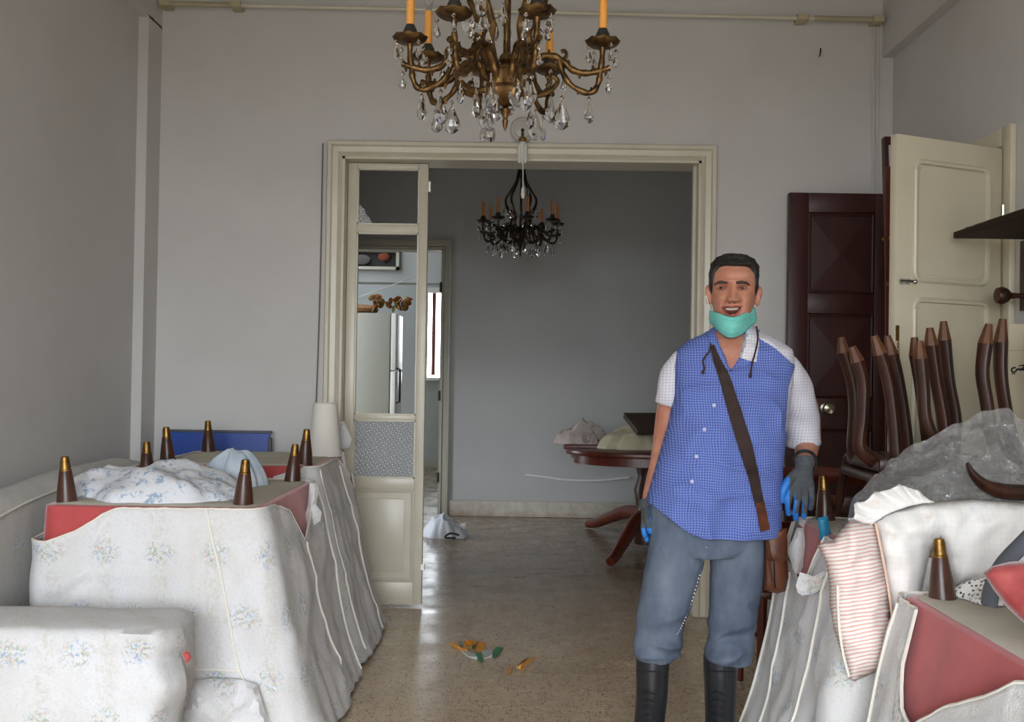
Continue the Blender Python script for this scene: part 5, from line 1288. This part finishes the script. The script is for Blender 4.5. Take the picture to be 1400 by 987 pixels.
# --- lowered surgical mask
MAT['teal'] = plain('teal_mask_cloth', S(126, 212, 200), .85, c2=S(112, 200, 188), scale=20, bump=.1, bscale=300)
rowsm = [[(971.5, 424, .0), (985, 429.5, -.094), (1001, 434, -.124), (1016, 429.5, -.100), (1031, 420.5, -.015)], [(970.5, 432, .0), (984, 437.5, -.100), (1001, 442, -.132), (1017, 437, -.104), (1032.5, 428, -.015)],
         [(971, 439, .0), (984, 447, -.090), (1000, 453, -.122), (1016, 449, -.092), (1034, 436, -.015)], [(973, 442, .005), (984, 453.5, -.07), (998, 461, -.095), (1014, 456, -.072), (1033, 440, -.01)]]
cm = [catmull([MP(a, b, c) for a, b, c in r], 8) for r in rowsm]
cols = [catmull([cm[k][i] for k in range(4)], 5) for i in range(len(cm[0]))]
mk = MB().grid(lambda u, v_: cols[round(u * (len(cols) - 1))][round(v_ * 15)] + V((0, -.0022 * sin(v_ * 9 * pi) , 0)), len(cols) - 1, 15)
mko = mk.build('face_mask', MAT['teal'], person, solid=.003)
for P in ([(971.5, 424, -.004), (968, 414, -.012), (965.5, 404, -.006)], [(1031, 420.5, -.015), (1033.5, 411, -.005), (1035.5, 401, .01)]):
    MB().tube(catmull([MP(*q) for q in P], 4), .0016, 6).build('ear_loop', MAT['white'], mko)
# --- shirt
def check(name, a, b, f=118, wdt=.30, vert=None):
    t = NT(name); co = t.pos('Object'); sp = t.n('ShaderNodeSeparateXYZ'); t.l(co, sp.inputs[0])
    wob = t.math('MULTIPLY', t.noise(co, 5, 2), .03)
    def line(o): return t.ramp(t.math('FRACT', t.math('MULTIPLY', t.math('ADD', o, wob), f)), [(0, 1), (wdt, 1), (wdt + .08, 0), (1, 0)])
    m = t.math('MINIMUM', t.math('ADD', t.math('MULTIPLY', line(sp.outputs['X']), .5), t.math('MULTIPLY', line(sp.outputs['Z']), .5)), 1)
    t.col(t.mix(m, a, b)); t.set(Roughness=.9, Specular_IOR_Level=.15); t.bump(t.noise(co, 18, 4), .15, .01); return t.mat
MAT['bluecheck'] = check('blue_check_cotton', S(76, 95, 170), S(142, 157, 208), 118, .26)
MAT['whitecheck'] = check('white_check_cotton', S(220, 217, 222), S(168, 168, 194), 100, .18)
sh_ = MB().loft(trunk(0, TR, True)[::-1], True, True)
sh_ = remesh(sh_, .0042, 5, .5)
zb = MP(970, 728).z
neck = [(976, 452), (984, 470), (1000, 506), (1012, 488), (1018, 468), (1020, 448)]
for p in sh_.v:
    x, y = proj(p); front = p.y < YM
    if front:
        f1 = .009 * sin((x * .9 + y * .55) * .05) * max(0, min(1, (y - 600) / 60)) - .016 * max(0, 1 - abs(ns(x * .014 + y * .009, y * .022 - x * .006, 12)) * 2.6) ** 2 + .006 * ns(x * .03, y * .03, 3) + .004 * ns(x * .07, y * .05, 8)
        f1 += .006 * sin((x + y * .3) * .11) * max(0, (y - 650) / 80)
        p.y += f1
        if inpoly(x, y, neck): p.y += .05
    else: p.y += .005 * ns(x * .04, y * .04, 5)
yokeR = [(1040, 440), (1037, 462), (1060, 476), (1087, 500), (1078, 530), (1074, 590), (1140, 600), (1140, 470)]
yokeL = [(974, 440), (970, 452), (945, 458), (924, 470), (917, 486), (900, 486), (900, 440)]
for k, f in enumerate(sh_.f):
    c = sum((sh_.v[i] for i in f), V((0, 0, 0))) / len(f); x, y = proj(c)
    if inpoly(x, y, yokeR) or inpoly(x, y, yokeL): sh_.m[k] = 1
shirt = sh_.build('shirt', [MAT['bluecheck'], MAT['whitecheck']], person, ang=180)
def sleeve(path, rad):
    P = catmull(path, 6); n = len(P); R_ = [lin(k / (n - 1), rad) for k in range(n)]; m = MB(); m.tube(P, R_, 26)
    for j in range(n):
        for k in range(26):
            p = m.v[j * 26 + k]; c = P[j]; d = (p - c); m.v[j * 26 + k] = c + d * (1 + .10 * ns(p.x * 14, p.y * 14, p.z * 14) + .05 * sin(j * .9 + k * .5) * (j / n))
    return m.build('sleeve', MAT['whitecheck'], person, ang=180)
sleeve([MP(952, 488, .02), MP(938, 496, .02), MP(923, 518, .035), MP(914, 552, .055)], [(0, .040), (.35, .054), (.6, .053), (.9, .050), (1, .047)])
sleeve([MP(1050, 494, .01), MP(1070, 505, .02), MP(1086, 534, .06), MP(1095, 570, .11), MP(1099, 607, .135)], [(0, .045), (.3, .064), (.6, .062), (.9, .060), (1, .059)])
MAT['button'] = plain('pearl_button', S(178, 182, 204), .3)
TB = BVHTree.FromPolygons(sh_.v, sh_.f)
drape(TB, [(1011, 489), (1015, 470), (1021, 452), (1030, 444), (1036, 452), (1038, 470), (1034, 495), (1024, 493)], .010, .006, 3).build('collar', MAT['whitecheck'], shirt)
drape(TB, [(967, 456), (971, 450), (976, 455), (984, 470), (993, 488), (1000, 506), (996, 508), (984, 492), (974, 478), (970, 466)], .009, .006, 3).build('collar', MAT['bluecheck'], shirt)
drape(TB, [(1001, 507), (1010, 494), (1022, 490), (1026, 495), (1020, 500), (1010, 502)], .009, .005, 3).build('lapel', MAT['bluecheck'], shirt)
drape(TB, [(1018, 525), (1050, 541), (1044, 572), (1012, 560)], .003, .004, 5).build('pocket', MAT['bluecheck'], shirt)
drape(TB, [(993, 508), (999, 510), (980, 560), (966, 610), (952, 660), (944, 724), (937, 724), (946, 655), (960, 605), (975, 555)], .003, .004, 5).build('placket', MAT['bluecheck'], shirt)
for a, b in ((976, 554), (963, 587), (952, 624), (946, 658), (1032, 489)):
    p = cast(TB, a, b, .008); MB().lathe([(.001, 0), (.0058, 0), (.0062, .0015), (.0062, .003), (.0045, .0034), (.001, .0026)], p, 14, ry).build('button', MAT['button'], shirt)
# --- neck cord with hanging ends
MAT['cord'] = plain('brown_cord', S(58, 36, 30), .8)
cd_ = MB()
for P in ([(972, 470), (970, 480), (965, 486), (961, 494), (963, 503), (961, 509)], [(1034, 446), (1036, 462), (1033, 480), (1028, 498), (1026, 514)]):
    pts = [cast(TB, a, b, .018) or MP(a, b, -.1) for a, b in P]; cd_.tube(catmull(pts, 4), .0032, 6); cd_.blob(pts[-1], (.006, .006, .007), 8, 6)
cd_.build('neck_cord', MAT['cord'], person)
# --- jeans
def denim():
    t = NT('faded_denim'); co = t.pos('Object'); n = t.noise(t.pos('Object', (1, 1, .5)), 6, 5, .6)
    c = t.mix(t.ramp(n, [(.35, 0), (.68, 1)]), S(78, 88, 106), S(122, 132, 146)); fine = t.noise(t.pos('Object', (1, 1, 3)), 220, 2)
    t.col(t.mix(t.math('MULTIPLY', fine, .25), c, S(60, 70, 92))); t.set(Roughness=.9, Specular_IOR_Level=.15); t.bump(t.math('ADD', t.noise(co, 300, 2), t.math('MULTIPLY', t.noise(co, 14, 4), 1.5)), .25, .006); return t.mat
MAT['denim'] = denim()
je = MB(); je.loft([[MP(968 + q * hw_ * 1, y, 0) + V((0, s_, 0)) for q, s_ in [(cos(2 * pi * k / 32) , (.115 if sin(2 * pi * k / 32) > 0 else .125) * sin(2 * pi * k / 32)) for k in range(32)]] for y, hw_ in ((757, 40), (745, 68), (730, 78), (700, 80), (655, 76))], True, True)
def leg_tube(pts, rad): 
    P = catmull(pts, 5); n = len(P); je.tube(P, [lin(k / (n - 1), rad) for k in range(n)], 24)
leg_tube([MP(930, 715), MP(926, 750, -.01), MP(915, 800, -.015), MP(904, 840, -.02), MP(899, 872, -.01), MP(898, 897, 0)], [(0, .099), (.25, .096), (.5, .088), (.7, .081), (.86, .082), (.95, .080), (1, .070)])
leg_tube([MP(1010, 715), MP(1009, 760, 0), MP(1006, 800, 0), MP(1001, 845, 0), MP(997, 885, .0), MP(994, 905, 0)], [(0, .099), (.25, .094), (.5, .085), (.72, .078), (.9, .083), (.96, .078), (1, .068)])
for c_, w_ in ((MP(899, 890, -.005), (.084, .084, .022)), (MP(996, 898, 0), (.082, .082, .024))): je.blob(c_, w_, 20, 10, Matrix.Rotation(.12, 3, 'Y'))
je = remesh(je, .006, 3, .5)
for p in je.v:
    x, y = proj(p); k = max(0, min(1, (y - 800) / 90))
    c = V((p.x - MP(968, y).x, p.y - YM, 0)); 
    p.y += .011 * k * sin(y * .16 + x * .05) + .008 * ns(x * .04, y * .035, 2) - .016 * k * (1 - abs(ns(x * .03, y * .05, 6)) * 2)
    p.x += .005 * k * ns(x * .05, y * .09, 7) + .003 * ns(x * .03, y * .06, 1)
jeans = je.build('jeans', MAT['denim'], person, ang=180)
JB = BVHTree.FromPolygons(je.v, je.f)
sm = MB(); pt = [cast(JB, a, b, .0015) for a, b in ((966, 748), (962, 765), (957, 785), (951, 805), (945, 825), (938, 843), (931, 858), (925, 868))]
pt = catmull([p for p in pt if p], 8)
for k in range(0, len(pt) - 1, 2): sm.tube([pt[k], pt[k].lerp(pt[k + 1], .9)], .0016, 5)
sm.build('seam_stitching', MAT['white'], jeans)
# --- rubber boots
MAT['rubber'] = plain('black_rubber', S(30, 31, 34), .3, c2=S(38, 40, 44), scale=8)
for pts, toe in (([MP(893, 886), MP(892, 915, .0), MP(891, 950, .005), MP(888, 985, .02), MP(886, 1012, .03)], MP(880, 1030, -.17)), ([MP(985, 895), MP(985, 925, .005), MP(985, 955, .015), MP(985, 990, .03), MP(984, 1012, .04)], MP(976, 1030, -.16))):
    b = MB(); b.tube(catmull(pts, 4), [lin(k / 16, [(0, .059), (.4, .055), (.75, .052), (1, .055)]) for k in range(17)], 22)
    an = pts[-1].copy(); an.z = .075; he = an + V((0, .035, -.04)); to = toe.copy(); to.z = .045
    b.tube([he + V((0, .02, 0)), an.lerp(to, .25) + V((0, 0, -.01)), an.lerp(to, .6), to, to + (to - an).normalized() * .025], [.042, .054, .05, .045, .028], 18)
    b = remesh(b, .006, 4, .5)
    for p in b.v: p.z = max(p.z, .006)
    bt_ = b.build('boot', MAT['rubber'], person, ang=180)
    so = MB(); d = (to - he); d.z = 0; d.normalize(); n_ = V((-d.y, d.x, 0)); L = (to - he).length
    poly = [he + d * (L * q - .03) + n_ * s_ * w_ for q, w_, s_ in [(0, .03, 1), (.15, .042, 1), (.5, .042, 1), (.8, .052, 1), (1.08, .045, 1), (1.25, .02, 1), (1.25, .02, -1), (1.08, .045, -1), (.8, .052, -1), (.5, .042, -1), (.15, .042, -1), (0, .03, -1)]]
    so.prism([V((p.x, p.y, 0)) for p in poly], (0, 0, .02)); so.build('sole', MAT['rubber'], bt_, bevel=.003)
    BB = BVHTree.FromPolygons(b.v, b.f); lx = proj(pts[2])[0]
    for k in range(5):
        yb = 945 + k * 10; P = [cast(BB, lx - 4 + q, yb + abs(q) * .45, .002) for q in (-9, -4, 0, 4, 9)]
        if all(P): MB().tube(P, .0042, 6).build('lace_rib', MAT['rubber'], bt_)
    yb = 918; P = [cast(BB, lx + q, yb + q * .05, .0005) for q in range(-20, 22, 5)]; P = [p for p in P if p]
    if len(P) > 2: MB().tube(P, .003, 6).build('shaft_band', MAT['rubber'], bt_)
# --- work gloves
MAT['gknit'] = plain('grey_knit', S(84, 88, 92), .95, c2=S(66, 70, 74), scale=60, bump=.6, bscale=400); MAT['gblue'] = plain('blue_latex_coating', S(40, 118, 200), .5)
for i, h_ in enumerate((hl, hr)):
    m = hand(h_, .0022); W_ = h_[0]; up = V((0, .01, .03)); m.tube([W_ + up * .7, W_, W_.lerp(h_[1][1], .3)], [.034, .033, .028], 14)
    m = remesh(m, .0028, 3, .5)
    for k, f in enumerate(m.f):
        c = sum((m.v[q] for q in f), V((0, 0, 0))) / len(f); x, y = proj(c); n_ = (m.v[f[1]] - m.v[f[0]]).cross(m.v[f[2]] - m.v[f[0]]); n_.normalize()
        if i == 0: bl = (n_.y > .25) or (x < 1079.5 and y > 652) or y > 702 or (x < 1089 - (y - 690) * .2 and y > 684 and x > 1084) or (n_.x < -.75 and y > 662)
        else: bl = (n_.x > .2) or y > 722
        if bl: m.m[k] = 1
    m.build('work_glove', [MAT['gknit'], MAT['gblue']], person, ang=180)
W_ = hl[0]; ax = (armL[-2] - armL[-1]).normalized(); c = armL[-2].lerp(armL[-1], .35); nx_ = ax.cross(V((1, 0, 0))).normalized(); ny_ = ax.cross(nx_)
wb_ = MB(); rg = []
for a, r in ((-.009, .0365), (-.009, .0405), (.009, .0415), (.009, .0375)): rg.append([c + ax * a + (nx_ * cos(2 * pi * k / 24) + ny_ * sin(2 * pi * k / 24)) * r for k in range(24)])
wb_.loft(rg + rg[:1], False, False); wb_.build('wrist_band', plain('black_strap', S(26, 26, 28), .5), person)
# --- shoulder bag worn across the chest
bag = thing('shoulder_bag', MP(1060, 810, .02), 'brown leather shoulder bag hanging at the man\'s hip on a strap across his chest', 'bag')
MAT['leather'] = plain('brown_leather', S(104, 58, 34), .4, c2=S(74, 38, 22), scale=12, bump=.15, bscale=120); MAT['strap'] = plain('dark_brown_webbing', S(52, 34, 28), .8, c2=S(44, 28, 24), scale=40)
drape(TB, [(972, 474), (976, 470), (984, 488), (998, 514), (1012, 556), (1028, 606), (1038, 650), (1045, 690), (1033, 693), (1024, 655), (1010, 612), (996, 565), (984, 520), (975, 492)], .012, .004, 4).build('strap', MAT['strap'], bag)
drape(TB, [(1033, 688), (1045, 685), (1053, 724), (1040, 727)], .013, .006, 3).build('strap_end', MAT['leather'], bag)
q = MP(1047, 728, -.11)
MB().tube([q + V((.018 * cos(a * pi / 6), 0, .012 * sin(a * pi / 6))) for a in range(13)], .003, 6, False).build('strap_ring', MAT['steel'], bag)
inflate([(1044, 730), (1075, 726), (1078, 790), (1074, 808), (1062, 812), (1044, 806)], plane_at(3.44), .035, 4, .4, back=1.6).build('bag_body', MAT['leather'], bag)
inflate([(1045, 726), (1076, 722), (1077, 765), (1062, 772), (1048, 766)], plane_at(3.415), .02, 4, .4, back=.3).build('bag_flap', MAT['leather'], bag)
for a, b in (((1047, 730), (1053, 770)), ((1052, 766), (1057, 805))): MB().tube([MP(*a, -.115), MP(*b, -.115)], .009, 8, squash=(1, .4)).build('bag_strap', MAT['leather'], bag)
MB().tube([MP(1058, 765, -.115), MP(1060, 803, -.112)], .006, 8, squash=(1, .4)).build('zip', MAT['steel'], bag)
